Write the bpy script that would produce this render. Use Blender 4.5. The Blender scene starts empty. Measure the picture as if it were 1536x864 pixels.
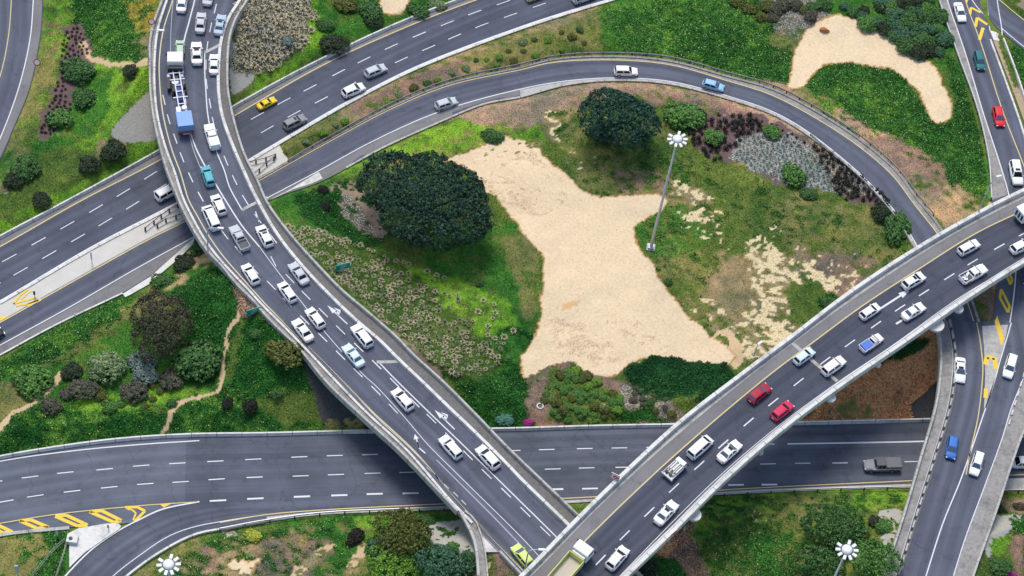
import bpy, math, random
import numpy as np
from mathutils import Vector, Matrix
random.seed(7); RNG = np.random.default_rng(7)
SC = bpy.context.scene
COL = SC.collection
R_ = math.radians

# ------------------------------------------------------------------ camera
PITCH, ROLL, SCALE = R_(55), R_(9.3), 9.85
FPX = 2390 * math.tan(PITCH)
F_ = np.array([0, math.cos(PITCH), -math.sin(PITCH)])
_R0 = np.array([1., 0, 0]); _U0 = np.array([0, math.sin(PITCH), math.cos(PITCH)])
CR = _R0 * math.cos(ROLL) + _U0 * math.sin(ROLL)
CU = _U0 * math.cos(ROLL) - _R0 * math.sin(ROLL)
CAM = -F_ * FPX / SCALE
cd = bpy.data.cameras.new('camera'); cam = bpy.data.objects.new('camera', cd); COL.objects.link(cam)
cd.sensor_width = 36; cd.lens = FPX / 1536 * 36; cd.clip_start = 1; cd.clip_end = 9000
m = Matrix.Identity(4)
for i in range(3):
    m[i][0] = CR[i]; m[i][1] = CU[i]; m[i][2] = -F_[i]; m[i][3] = CAM[i]
cam.matrix_world = m
SC.camera = cam
SC.render.resolution_x = 1024; SC.render.resolution_y = 576

# ------------------------------------------------------------------ light (bright overcast)
SUN_EL, SUN_AZ = 64, 335          # azimuth the light comes from, degrees clockwise from +Y
w = bpy.data.worlds.new('World'); SC.world = w; w.use_nodes = True
nt = w.node_tree; bg = nt.nodes['Background']
sk = nt.nodes.new('ShaderNodeTexSky'); sk.sky_type = 'NISHITA'; sk.sun_disc = False
sk.sun_elevation = R_(SUN_EL); sk.sun_rotation = R_(SUN_AZ); sk.dust_density = 2.0; sk.air_density = 1.0
nt.links.new(sk.outputs[0], bg.inputs[0]); bg.inputs[1].default_value = 0.112
sd = bpy.data.lights.new('sun', 'SUN'); sun = bpy.data.objects.new('sun', sd); COL.objects.link(sun)
sd.energy = 1.55; sd.angle = R_(20); sd.color = (1, .95, .87)
az, el = R_(SUN_AZ), R_(SUN_EL)
sun.rotation_euler = Vector((math.sin(az) * math.cos(el), math.cos(az) * math.cos(el), math.sin(el))).to_track_quat('Z', 'Y').to_euler()
sun.location = (0, 0, 200)
vs = SC.view_settings
vs.view_transform = 'Standard'; vs.look = 'None'; vs.exposure = 0.66; vs.gamma = 1; vs.use_curve_mapping = False

# ------------------------------------------------------------------ picture <-> place
def P(x, y, z=0.0):
    x = np.asarray(x, float); y = np.asarray(y, float); z = np.asarray(z, float)
    d = F_ + CR * ((x[..., None] - 768) / FPX) + CU * ((432 - y[..., None]) / FPX)
    t = (z - CAM[2]) / d[..., 2]
    return CAM + d * t[..., None]
def proj(X, Y, Z):
    v = np.stack([X - CAM[0], Y - CAM[1], Z - CAM[2]], -1)
    dz = v @ F_
    return 768 + FPX * (v @ CR) / dz, 432 - FPX * (v @ CU) / dz
def mpp(x, y, z=0):               # metres per photo pixel there
    p = P(x, y, z); return float(np.linalg.norm(p - CAM)) / FPX
def resample(W, step):
    seg = np.linalg.norm(np.diff(W, axis=0), axis=1); s = np.concatenate([[0], np.cumsum(seg)])
    n = max(2, int(round(s[-1] / step)) + 1); t = np.linspace(0, s[-1], n)
    return np.stack([np.interp(t, s, W[:, k]) for k in range(3)], 1)
def catmull(p, k=10):
    p = np.asarray(p, float)
    if len(p) < 3: return p
    q = np.vstack([2 * p[0] - p[1], p, 2 * p[-1] - p[-2]]); out = []
    for i in range(1, len(q) - 2):
        p0, p1, p2, p3 = q[i-1], q[i], q[i+1], q[i+2]
        d1 = max(np.linalg.norm((p1-p0)[:2]), 1e-6) ** .5; d2 = max(np.linalg.norm((p2-p1)[:2]), 1e-6) ** .5; d3 = max(np.linalg.norm((p3-p2)[:2]), 1e-6) ** .5
        m1 = (p1-p0)/d1 - (p2-p0)/(d1+d2) + (p2-p1)/d2; m2 = (p2-p1)/d2 - (p3-p1)/(d2+d3) + (p3-p2)/d3
        m1 *= d2; m2 *= d2
        for t in np.linspace(0, 1, k, endpoint=False):
            out.append((2*t**3-3*t**2+1)*p1 + (t**3-2*t**2+t)*m1 + (-2*t**3+3*t**2)*p2 + (t**3-t**2)*m2)
    out.append(p[-1]); return np.array(out)
def world(pts, z=0, smooth=True, step=1.2, dz=0):
    """photo points (x,y) or (x,y,z) -> evenly spaced polyline in the place"""
    a = np.array([(p[0], p[1], (p[2] if len(p) > 2 else z) + dz) for p in pts], float)
    if smooth:                      # smooth on the ground, not in the picture
        W = catmull(P(a[:, 0], a[:, 1], a[:, 2]))
    else: W = P(a[:, 0], a[:, 1], a[:, 2])
    return resample(W, step) if step else W
def side(W):                        # unit left-hand normals in plan
    t = np.gradient(W, axis=0); t[:, 2] = 0; t /= np.maximum(np.linalg.norm(t, axis=1), 1e-9)[:, None]
    return np.stack([-t[:, 1], t[:, 0], 0 * t[:, 0]], 1)
def shift(W, d, dz=0):
    V = W + side(W) * d; V[:, 2] += dz; return V

# ------------------------------------------------------------------ objects
def tag(o, label=None, cat=None, group=None, kind=None):
    if label: o['label'] = label
    if cat: o['category'] = cat
    if group: o['group'] = group
    if kind: o['kind'] = kind
    return o
def empty(name, loc=(0, 0, 0), rz=0, **k):
    o = bpy.data.objects.new(name, None); COL.objects.link(o); o.location = loc; o.rotation_euler = (0, 0, rz)
    o.empty_display_size = .3
    return tag(o, **k)
def link(name, me, mat=None, parent=None, **k):
    o = bpy.data.objects.new(name, me); COL.objects.link(o)
    if mat is not None and len(me.materials) == 0:
        for q in (mat if isinstance(mat, (list, tuple)) else [mat]): me.materials.append(q)
    if parent is not None: o.parent = parent
    return tag(o, **k)
def fast(name, V, Fq, col=None, smooth=False, attr='col'):
    me = bpy.data.meshes.new(name); V = np.asarray(V, np.float32); Fq = np.asarray(Fq, np.int32); k = Fq.shape[1]
    me.vertices.add(len(V)); me.vertices.foreach_set('co', V.ravel())
    me.loops.add(Fq.size); me.loops.foreach_set('vertex_index', Fq.ravel())
    me.polygons.add(len(Fq)); me.polygons.foreach_set('loop_start', np.arange(0, Fq.size, k, dtype=np.int32))
    me.polygons.foreach_set('loop_total', np.full(len(Fq), k, np.int32))
    if smooth: me.polygons.foreach_set('use_smooth', np.ones(len(Fq), bool))
    me.update(calc_edges=True)
    if col is not None:
        if not isinstance(col, dict): col = {attr: col}
        for n, c in col.items():
            if c.shape[1] == 3: c = np.hstack([c, np.ones((len(c), 1))])
            a = me.color_attributes.new(n, 'FLOAT_COLOR', 'POINT'); a.data.foreach_set('color', c.astype(np.float32).ravel())
    return me
class MB:
    """collects shapes for ONE mesh object"""
    def __init__(s): s.v = []; s.f = []; s.m = []; s.sm = []; s.d = {}
    def add(s, V, Fs, mi=0, sm=False):
        b = len(s.v); s.v += [tuple(map(float, p)) for p in V]; s.f += [tuple(int(i) + b for i in f) for f in Fs]
        s.m += [mi] * len(Fs); s.sm += [sm] * len(Fs); return s
    def box(s, c, size, rz=0, mi=0, taper=1.0):
        x, y, z = size[0]/2, size[1]/2, size[2]/2; ca, sa = math.cos(rz), math.sin(rz); V = []
        for dz in (-z, z):
            k = taper if dz > 0 else 1
            for dx, dy in ((-x, -y), (x, -y), (x, y), (-x, y)):
                V.append((c[0] + (dx*ca - dy*sa)*k, c[1] + (dx*sa + dy*ca)*k, c[2] + dz))
        return s.add(V, [(3,2,1,0),(4,5,6,7),(0,1,5,4),(1,2,6,5),(2,3,7,6),(3,0,4,7)], mi)
    def quad(s, a, b, c, d, mi=0): return s.add([a, b, c, d], [(0,1,2,3)], mi)
    def tube(s, pts, rad, n=8, mi=0, cap=True, sm=True):
        pts = [Vector(p) for p in pts]
        if not isinstance(rad, (list, tuple)): rad = [rad]*len(pts)
        V = []
        for i, p in enumerate(pts):
            d = (pts[min(i+1, len(pts)-1)] - pts[max(i-1, 0)]).normalized()
            u = d.orthogonal().normalized() if i == 0 else (u - d*u.dot(d)).normalized()
            v = d.cross(u)
            for k in range(n):
                a = 2*math.pi*k/n; V.append(p + (u*math.cos(a) + v*math.sin(a))*rad[i])
        Fs = []
        for i in range(len(pts)-1):
            for k in range(n):
                a = i*n+k; b = i*n+(k+1) % n; Fs.append((a, b, b+n, a+n))
        s.add(V, Fs, mi, sm)
        if cap:
            b = len(s.v) - len(V)
            s.f += [tuple(range(b+n-1, b-1, -1)), tuple(range(b+len(V)-n, b+len(V)))]; s.m += [mi]*2; s.sm += [False]*2
        return s
    def sweep(s, W, prof, mi=0, sm=False, caps=True):
        """profile [(offset left, height)] swept along polyline W"""
        N = side(W); n = len(prof); V = []
        for p, q in zip(W, N):
            for a, h in prof: V.append((p[0]+q[0]*a, p[1]+q[1]*a, p[2]+h))
        Fs = []; al = np.concatenate([[0], np.cumsum(np.linalg.norm(np.diff(W, axis=0), axis=1))])+.5; b0 = len(s.v)
        for i in range(len(W)-1):
            for k in range(n):
                a = i*n+k; b = i*n+(k+1) % n; Fs.append((a, a+n, b+n, b))
        for i in range(len(W)):
            for k in range(n): s.d[b0+i*n+k] = al[i]
        s.add(V, Fs, mi, sm)
        if caps:
            b = len(s.v) - len(V); s.f += [tuple(range(b, b+n)), tuple(range(b+len(V)-1, b+len(V)-n-1, -1))]; s.m += [mi]*2; s.sm += [False]*2
        return s
    def ribbon(s, W, wid, dz=0, mi=0):
        N = side(W); a = W + N*wid/2; b = W - N*wid/2; n = len(W)
        V = np.vstack([a, b]); V[:, 2] += dz
        return s.add(V, [(i, n+i, n+i+1, i+1) for i in range(n-1)], mi)
    def build(s, name, mat=None, parent=None, fix=True, **k):
        me = bpy.data.meshes.new(name); me.from_pydata(s.v, [], s.f)
        me.polygons.foreach_set('material_index', s.m); me.polygons.foreach_set('use_smooth', s.sm)
        me.update()
        if s.d:
            at_ = me.attributes.new('dist', 'FLOAT', 'POINT'); at_.data.foreach_set('value', [s.d.get(i, 0.0) for i in range(len(s.v))])
        if fix:
            import bmesh
            bm = bmesh.new(); bm.from_mesh(me); bmesh.ops.recalc_face_normals(bm, faces=bm.faces); bm.to_mesh(me); bm.free()
        return link(name, me, mat, parent, **k)

# ------------------------------------------------------------------ materials
def lin(r, g, b, k=1.0):
    f = lambda c: (c/255/12.92 if c/255 <= .04045 else ((c/255+.055)/1.055)**2.4)*k
    return (f(r), f(g), f(b))
def nodes(name):
    mt = bpy.data.materials.new(name); mt.use_nodes = True; n = mt.node_tree
    b = n.nodes['Principled BSDF']; return mt, n, b
def N(n, t, **k):
    q = n.nodes.new(t)
    for a, v in k.items(): setattr(q, a, v)
    return q
def solid(name, c, rough=.6, metal=0, var=.12, scale=3.0, bump=0, coat=0, spec=.5):
    mt, n, b = nodes(name); L = n.links
    b.inputs['Roughness'].default_value = rough; b.inputs['Metallic'].default_value = metal
    b.inputs['Coat Weight'].default_value = coat; b.inputs['Specular IOR Level'].default_value = spec
    if var:
        tc = N(n, 'ShaderNodeTexCoord'); no = N(n, 'ShaderNodeTexNoise'); no.inputs['Scale'].default_value = scale; no.inputs['Detail'].default_value = 6
        L.new(tc.outputs['Object'], no.inputs['Vector'])
        mx = N(n, 'ShaderNodeMix', data_type='RGBA'); mx.inputs['A'].default_value = (*[v*(1-var) for v in c], 1); mx.inputs['B'].default_value = (*[min(1, v*(1+var)) for v in c], 1)
        L.new(no.outputs['Fac'], mx.inputs['Factor']); L.new(mx.outputs['Result'], b.inputs['Base Color'])
        if bump:
            bp = N(n, 'ShaderNodeBump'); bp.inputs['Strength'].default_value = bump; bp.inputs['Distance'].default_value = .05
            L.new(no.outputs['Fac'], bp.inputs['Height']); L.new(bp.outputs[0], b.inputs['Normal'])
    else: b.inputs['Base Color'].default_value = (*c, 1)
    return mt
def concrete(name, c, var=.35, scale=2.0, bump=.15, every=3.6):
    mt = solid(name, c, .88, var=var, scale=scale, bump=bump); n = mt.node_tree; L = n.links; b = n.nodes['Principled BSDF']
    src = b.inputs['Base Color'].links[0].from_socket; tc = N(n, 'ShaderNodeTexCoord')
    at = N(n, 'ShaderNodeAttribute', attribute_name='dist'); q = N(n, 'ShaderNodeMath', operation='DIVIDE'); q.inputs[1].default_value = every; L.new(at.outputs['Fac'], q.inputs[0])
    fr = N(n, 'ShaderNodeMath', operation='FRACT'); L.new(q.outputs[0], fr.inputs[0]); lt = N(n, 'ShaderNodeMath', operation='LESS_THAN'); lt.inputs[1].default_value = .035; L.new(fr.outputs[0], lt.inputs[0])
    g0 = N(n, 'ShaderNodeMath', operation='GREATER_THAN'); g0.inputs[1].default_value = .3; L.new(at.outputs['Fac'], g0.inputs[0]); an = N(n, 'ShaderNodeMath', operation='MULTIPLY'); L.new(lt.outputs[0], an.inputs[0]); L.new(g0.outputs[0], an.inputs[1])
    no = N(n, 'ShaderNodeTexNoise'); no.inputs['Scale'].default_value = .45; no.inputs['Detail'].default_value = 9; no.inputs['Roughness'].default_value = .7; L.new(tc.outputs['Object'], no.inputs['Vector'])
    st = N(n, 'ShaderNodeMapRange'); st.inputs['From Min'].default_value = .48; st.inputs['From Max'].default_value = .66; st.inputs['To Min'].default_value = 1; st.inputs['To Max'].default_value = .62; L.new(no.outputs['Fac'], st.inputs['Value'])
    jm = N(n, 'ShaderNodeMath', operation='MULTIPLY_ADD'); jm.inputs[1].default_value = -.55; jm.inputs[2].default_value = 1; L.new(an.outputs[0], jm.inputs[0]); mu = N(n, 'ShaderNodeMath', operation='MULTIPLY'); L.new(jm.outputs[0], mu.inputs[0]); L.new(st.outputs[0], mu.inputs[1])
    sc = N(n, 'ShaderNodeVectorMath', operation='SCALE'); L.new(src, sc.inputs[0]); L.new(mu.outputs[0], sc.inputs['Scale']); L.new(sc.outputs[0], b.inputs['Base Color']); return mt
def paint(name, c, var=0): return solid(name, c, rough=.5, coat=.0, var=var, spec=.25)
def asphalt(name, c, patch=.18, track=.16, lanes=3.5):
    """u across in metres, v along in metres"""
    mt, n, b = nodes(name); L = n.links
    uv = N(n, 'ShaderNodeUVMap', uv_map='uv'); tc = N(n, 'ShaderNodeTexCoord')
    n1 = N(n, 'ShaderNodeTexNoise'); n1.inputs['Scale'].default_value = .12; n1.inputs['Detail'].default_value = 5; n1.inputs['Roughness'].default_value = .6
    L.new(tc.outputs['Object'], n1.inputs['Vector'])
    n2 = N(n, 'ShaderNodeTexNoise'); n2.inputs['Scale'].default_value = 6; n2.inputs['Detail'].default_value = 4
    L.new(tc.outputs['Object'], n2.inputs['Vector'])
    mp = N(n, 'ShaderNodeMapping'); mp.inputs['Scale'].default_value = (.6, .012, 1); L.new(uv.outputs[0], mp.inputs[0])
    n3 = N(n, 'ShaderNodeTexNoise'); n3.inputs['Scale'].default_value = 1; n3.inputs['Detail'].default_value = 5; L.new(mp.outputs[0], n3.inputs['Vector'])
    wv = N(n, 'ShaderNodeTexWave', wave_type='BANDS', bands_direction='X'); wv.inputs['Scale'].default_value = .314/ (lanes/2); wv.inputs['Distortion'].default_value = 2.5; wv.inputs['Detail'].default_value = 1
    mp2 = N(n, 'ShaderNodeMapping'); mp2.inputs['Scale'].default_value = (1, .05, 1); L.new(uv.outputs[0], mp2.inputs[0]); L.new(mp2.outputs[0], wv.inputs['Vector'])
    def mul(a, lo, hi):
        r = N(n, 'ShaderNodeMapRange'); r.inputs['From Min'].default_value = .25; r.inputs['From Max'].default_value = .75
        r.inputs['To Min'].default_value = lo; r.inputs['To Max'].default_value = hi; L.new(a, r.inputs['Value']); return r.outputs[0]
    vo = N(n, 'ShaderNodeTexVoronoi', feature='DISTANCE_TO_EDGE'); vo.inputs['Scale'].default_value = .11; n5 = N(n, 'ShaderNodeTexNoise'); n5.inputs['Scale'].default_value = .8; n5.inputs['Detail'].default_value = 4
    L.new(tc.outputs['Object'], n5.inputs['Vector']); va = N(n, 'ShaderNodeVectorMath', operation='MULTIPLY_ADD'); va.inputs[1].default_value = (2.2, 2.2, 0); L.new(n5.outputs['Color'], va.inputs[0]); L.new(tc.outputs['Object'], va.inputs[2]); L.new(va.outputs[0], vo.inputs['Vector'])
    cr = N(n, 'ShaderNodeMapRange'); cr.inputs['From Min'].default_value = .0; cr.inputs['From Max'].default_value = .012; cr.inputs['To Min'].default_value = .78; L.new(vo.outputs['Distance'], cr.inputs['Value'])
    n6 = N(n, 'ShaderNodeTexNoise'); n6.inputs['Scale'].default_value = .5; n6.inputs['Detail'].default_value = 8; L.new(tc.outputs['Object'], n6.inputs['Vector']); sp = N(n, 'ShaderNodeMapRange'); sp.inputs['From Min'].default_value = .58; sp.inputs['From Max'].default_value = .68; sp.inputs['To Min'].default_value = 1; sp.inputs['To Max'].default_value = .84; L.new(n6.outputs['Fac'], sp.inputs['Value'])
    fs = [cr.outputs[0], sp.outputs[0], mul(n1.outputs['Fac'], 1-patch, 1+patch), mul(n2.outputs['Fac'], .93, 1.07), mul(n3.outputs['Fac'], 1-track*1.1, 1+track*1.1), mul(wv.outputs['Fac'], 1-track*.22, 1+track*.22)]
    o = fs[0]
    for q in fs[1:]:
        mm = N(n, 'ShaderNodeMath', operation='MULTIPLY'); L.new(o, mm.inputs[0]); L.new(q, mm.inputs[1]); o = mm.outputs[0]
    vm = N(n, 'ShaderNodeVectorMath', operation='SCALE'); vm.inputs[0].default_value = c; L.new(o, vm.inputs['Scale'])
    L.new(vm.outputs[0], b.inputs['Base Color']); b.inputs['Roughness'].default_value = .85; b.inputs['Specular IOR Level'].default_value = .25
    return mt
def leafmat(name, dark, light, rough=.65):
    mt, n, b = nodes(name); L = n.links
    at = N(n, 'ShaderNodeAttribute', attribute_name='col'); mx = N(n, 'ShaderNodeMix', data_type='RGBA')
    mx.inputs['A'].default_value = (*dark, 1); mx.inputs['B'].default_value = (*light, 1)
    L.new(at.outputs['Fac'], mx.inputs['Factor']); L.new(mx.outputs['Result'], b.inputs['Base Color'])
    b.inputs['Roughness'].default_value = rough; b.inputs['Specular IOR Level'].default_value = .3
    return mt
def attrmat(name, rough=.8):
    mt, n, b = nodes(name)
    at = N(n, 'ShaderNodeAttribute', attribute_name='col'); n.links.new(at.outputs['Color'], b.inputs['Base Color'])
    b.inputs['Roughness'].default_value = rough; b.inputs['Specular IOR Level'].default_value = .2; return mt

M = dict(
 asph=asphalt('asphalt', (.098, .109, .143), track=.3), asph_b=asphalt('asphalt_dark', (.068, .076, .103), patch=.16, track=.28),
 asph_s=asphalt('asphalt_worn', (.092, .104, .134), patch=.3, track=.28), asph_g=asphalt('asphalt_shoulder', (.20, .195, .20), track=.08),
 asph_n=asphalt('asphalt_freeway', (.083, .093, .124), patch=.22, track=.28),
 conc=concrete('concrete', (.45,.44,.41)), conc_d=concrete('concrete_weathered', (.29,.28,.265), .45),
 conc_w=concrete('concrete_pale', (.68,.67,.63), .15),
 conc_m=solid('median_concrete', (.56,.54,.49), .85, var=.15, scale=.6), conc_k=solid('concrete_dirty', (.15, .145, .14), .9, var=.5, scale=2.5), asph_l=asphalt('asphalt_faded', (.116, .130, .162), patch=.22, track=.26),
 white=solid('white_road_paint', (.66, .67, .69), .7, var=.2, scale=4), white_f=solid('faded_white_road_paint', (.36, .38, .42), .7, var=.25, scale=4),
 yellow=solid('yellow_road_paint', (.62, .50, .23), .7, var=.2, scale=4), yellow_p=solid('pale_yellow_road_paint', (.62, .54, .33), .7, var=.2, scale=4),
 yellow_s=solid('strong_yellow_paint', (.80, .54, .05), .7, var=.15, scale=3),
 steel=solid('galvanised_steel', (.58, .6, .64), .5, .1, var=.12), dark=solid('dark_metal', (.03, .03, .035), .6, var=0),
 rail=solid('guardrail_steel', (.6, .6, .6), .45, .3, var=.2), post=solid('dark_post', (.05, .045, .04), .8, var=.1),
 lampw=solid('lamp_white', (.70, .71, .73), .5, var=.04), glass=solid('lamp_lens', (.7, .72, .75), .1, var=0),
 green_s=solid('sign_green', (.01, .36, .27), .5, var=.1), signw=solid('sign_white', (.8, .8, .8), .5, var=.03), red=solid('sign_red', (.6, .03, .03), .5, var=0),
 bark=solid('bark', (.12, .09, .065), .95, var=.35, scale=4, bump=.5), stone=solid('rubble_stone', (.4, .3, .2), .95, var=.3))
# ------------------------------------------------------------------ road outlines traced on the photograph, each at its own height
ZA, ZB, ZC = 6.5, 13.2, 6.5
def dense(pts, z=0): return world(pts, z)
A_L = [(262,-70),(254,-30),(245,0),(231,38),(225,69),(225,104),(226,139),(231,181),(240,222),(250,257),(267,300),(278,325),(295,356),(312,381),(333,403),(354,429),(382,457),(394,472),(415,494),(449,527),(491,578),(553,637),(602,682),(665,748),(692,776),(708,789),(727,807),(746,827),(779,862),(810,895)]
A_R = [(395,-70),(384,-25),(373,0),(354,31),(345,56),(342,80),(341,104),(342,139),(350,181),(367,236),(385,272),(401,308),(436,356),(477,402),(514,440),(553,473),(593,508),(620,536),(662,574),(713,625),(762,676),(812,724),(866,776),(960,866),(990,895)]
A_LI = [(268,-70),(260,-30),(251,0),(237,45),(232,90),(232,132),(236,174),(248,222),(262,260),(275,300),(287,325),(304,356),(324,384),(348,411),(374,438),(392,458),(440,506),(510,580),(548,619),(611,678),(674,751),(700,778),(729,807),(752,830),(786,864),(815,893)]
A_RI = [(384,-70),(373,-25),(361,0),(342,31),(332,62),(328,104),(328,139),(333,174),(347,215),(365,257),(385,300),(415,352),(449,396),(491,441),(537,485),(571,514),(597,540),(636,577),(671,611),(713,651),(762,700),(783,722),(852,789),(900,838),(945,880)]
B_L = [(740,905),(784,864),(888,758),(1017,637),(1107,567),(1188,506),(1275,440),(1379,372),(1483,313),(1536,287),(1640,240)]
B_LI = [(752,905),(797,864),(902,757),(1003,664),(1121,567),(1188,516),(1275,452),(1414,361),(1536,297),(1652,247)]
B_RI = [(890,905),(930,864),(1003,793),(1079,717),(1160,647),(1251,579),(1344,516),(1448,443),(1536,388),(1660,318)]
B_R = [(898,911),(939,869),(1012,798),(1087,723),(1168,652),(1258,584),(1350,521),(1453,449),(1540,394),(1665,325)]
C_L = [(1400,482),(1408,510),(1410,535),(1409,564),(1403,609),(1379,692),(1351,786),(1325,864),(1312,905)]
C_LI = [(1420,482),(1427,516),(1429,545),(1427,570),(1421,609),(1396,692),(1365,790),(1343,864),(1330,905)]
C_RI = [(1566,482),(1553,530),(1536,570),(1518,612),(1504,658),(1480,724),(1449,807),(1431,864),(1418,905)]
C_R = [(1600,482),(1590,530),(1566,590),(1536,645),(1518,692),(1494,765),(1459,864),(1446,905)]
LOOP_O = [(-170,569),(0,481),(52,452),(139,403),(226,355),(278,329),(387,269),(484,215),(588,160,.1),(675,125,.3),(780,102,.6),(829,90,.8),(913,85,1.2),(1003,92,1.6),(1090,115,2.1),(1160,135,2.5),(1223,167,3.0),(1292,212,3.6),(1344,257,4.1),(1376,300,4.4),(1389,315,4.5),(1414,349,4.9),(1440,400,5.5),(1455,443,6.1),(1468,484,6.49)]
LOOP_I = [(-170,622),(0,533),(83,488),(184,439),(226,415),(256,388),(292,356),(401,301),(484,271),(519,252),(574,222,.1),(658,184,.3),(727,156,.5),(780,146,.6),(847,128,.8),(916,121,1.2),(1003,126,1.6),(1107,153,2.1),(1160,172,2.5),(1205,198,3.0),(1257,238,3.6),(1296,272,4.1),(1327,305,4.4),(1344,325,4.5),(1372,372,4.9),(1391,420,5.6),(1403,460,6.2),(1406,484,6.49)]
D_L = [(1398,-40,3.3),(1407,0,3.5),(1435,80,4.0),(1466,167,4.6),(1483,243,5.0),(1487,300,5.2),(1495,360,5.7),(1497,418,6.1),(1488,486,6.49)]
D_R = [(1474,-40,3.3),(1478,0,3.5),(1487,52,3.85),(1511,122,4.3),(1536,194,4.8),(1560,280,5.2),(1590,360,5.7),(1605,430,6.2),(1600,484,6.49)]
N_U = [(-170,447),(0,357),(104,302),(240,227),(380,145),(484,90),(588,41),(686,2),(800,-38),(900,-70)]
N_D = [(-170,540),(0,455),(139,373),(271,304),(418,216),(519,157),(623,104),(780,44),(847,22),(923,-1),(1040,-35)]
S_U = [(-170,722),(0,687),(69,675),(174,661),(278,654),(400,652),(559,648),(760,645),(899,641),(1188,636),(1396,631),(1536,628),(1700,624)]
S_D = [(-170,836),(0,802),(104,791),(178,786),(215,782),(299,780),(400,781),(484,772),(675,764),(847,755),(1066,743),(1240,735),(1362,732),(1536,736),(1700,741)]
SL_U = [(340,752),(299,754),(243,766),(208,782),(181,797),(139,826),(99,864),(60,910)]
SL_D = [(430,779),(395,784),(340,793),(292,803),(238,831),(190,866),(146,910)]
E_L = [(-45,-50),(-45,60),(-60,130),(-90,200),(-130,260)]
E_R = [(62,-50),(64,0),(61,52),(45,132),(21,191),(0,240),(-40,300)]
F_U = [(1499,-30,4.0),(1503,5,4.1),(1540,33,4.2),(1620,80,4.3)]
F_D = [(1478,-30,4.0),(1486,30,4.0),(1503,48,4.1),(1537,75,4.2),(1610,120,4.3)]
MED_U = [(-170,540),(0,455),(139,373),(271,304),(418,216)]   # concrete between freeway and ramp
MED_D = [(-170,569),(0,481),(52,452),(139,403),(226,355),(278,329),(387,269),(434,241)]

def loop_poly(L, Rr): return np.vstack([L, Rr[::-1]])
def inside(X, Y, poly):
    x0, x1 = poly[:, 0].min(), poly[:, 0].max(); y0, y1 = poly[:, 1].min(), poly[:, 1].max()
    res = np.zeros(X.shape, bool); sel = (X >= x0) & (X <= x1) & (Y >= y0) & (Y <= y1)
    if not sel.any(): return res
    xs, ys = X[sel], Y[sel]; c = np.zeros(xs.shape, bool); n = len(poly)
    for i in range(n):
        xa, ya = poly[i, :2]; xb, yb = poly[(i+1) % n, :2]
        if ya == yb: continue
        k = (ya > ys) != (yb > ys)
        if k.any(): c[k] ^= xs[k] < (xb-xa)*(ys[k]-ya)/(yb-ya)+xa
    res[sel] = c; return res
def field(X, Y, L, Rr, reach):
    """distance outside the road (0 inside) and the road's height there"""
    B = np.vstack([L, Rr]); D = np.full(X.shape, 1e3); Z = np.zeros(X.shape)
    sel = (X > B[:,0].min()-reach) & (X < B[:,0].max()+reach) & (Y > B[:,1].min()-reach) & (Y < B[:,1].max()+reach)
    xs, ys = X[sel].astype(np.float32), Y[sel].astype(np.float32); d = np.full(xs.shape, 1e6, np.float32); z = np.zeros(xs.shape, np.float32)
    for p in B:
        q = (xs-p[0])**2 + (ys-p[1])**2; k = q < d; d[k] = q[k]; z[k] = p[2]
    d = np.sqrt(d); d[inside(xs, ys, loop_poly(L, Rr))] = 0
    D[sel] = d; Z[sel] = z; return D, Z
RD = {k: (world(a, z), world(b, z)) for k, a, b, z in [('A', A_L, A_R, ZA), ('C', C_L, C_R, ZC), ('D', D_L, D_R, 0), ('F', F_U, F_D, 0),
      ('LOOP', LOOP_O, LOOP_I, 0), ('N', N_U, N_D, 0), ('E', E_L, E_R, 0), ('SL', SL_U, SL_D, 0), ('S', S_U, S_D, 0), ('MED', MED_U, MED_D, 0)]}
ISL = [(118,793),(160,786),(178,786),(182,790),(178,795),(166,803),(145,817),(129,828),(118,838),(104,852),(104,800)]
VRG = [(184,441),(226,415),(256,388),(292,356),(290,366),(268,388),(242,410),(226,425),(196,442),(188,446)]; VRG2 = [(404,301),(436,284),(478,258),(484,268),(466,276),(440,284)]
for k, q in (('ISL', ISL), ('VRG', VRG), ('VRG2', VRG2)):
    W = world(q+[q[0]], 0, False, .7); h_ = len(W)//2; RD[k] = (W[:h_], W[h_:][::-1])
# ------------------------------------------------------------------ terrain height
STEP = .26
def axis(a, b):
    fine = np.arange(a, b, STEP); g = STEP * 1.36 ** np.arange(1, 33)
    g = np.cumsum(g); return np.concatenate([a - g[::-1], fine, fine[-1] + g])
gx, gy = axis(-104, 98), axis(-76, 96)
nx, ny = len(gx), len(gy)
GX, GY = np.meshgrid(gx, gy)
ctrl = [(640,300,.8),(760,450,1.2),(900,400,2),(1050,250,2.2),(1200,300,3),(1150,480,3.0),(850,600,.8),(1300,150,3.6),(1000,30,1.4),(1200,60,2.6),(200,120,1.5),(100,60,1),(60,260,.8),
        (100,550,1.4),(300,500,2.2),(420,600,2),(450,830,.8),(620,830,1.2),(1150,810,1.6),(1300,810,2.0),(1330,570,2.6),(1500,800,2),(50,850,.6),(1440,280,4.8),(420,40,1.0),(600,20,.8),(560,130,.2),(700,560,.8),(1520,130,4.4),(1475,460,6.3)]
cw = np.array([[*P(x, y, z)[:2], z] for x, y, z in ctrl])
def base_h(X, Y):
    s = np.zeros(X.shape); wt = np.zeros(X.shape)
    for a, b, z in cw:
        k = 1/(((X-a)**2+(Y-b)**2) + 60)**1.6; s += k*z; wt += k
    return s/wt
_r = np.random.default_rng(3)
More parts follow.
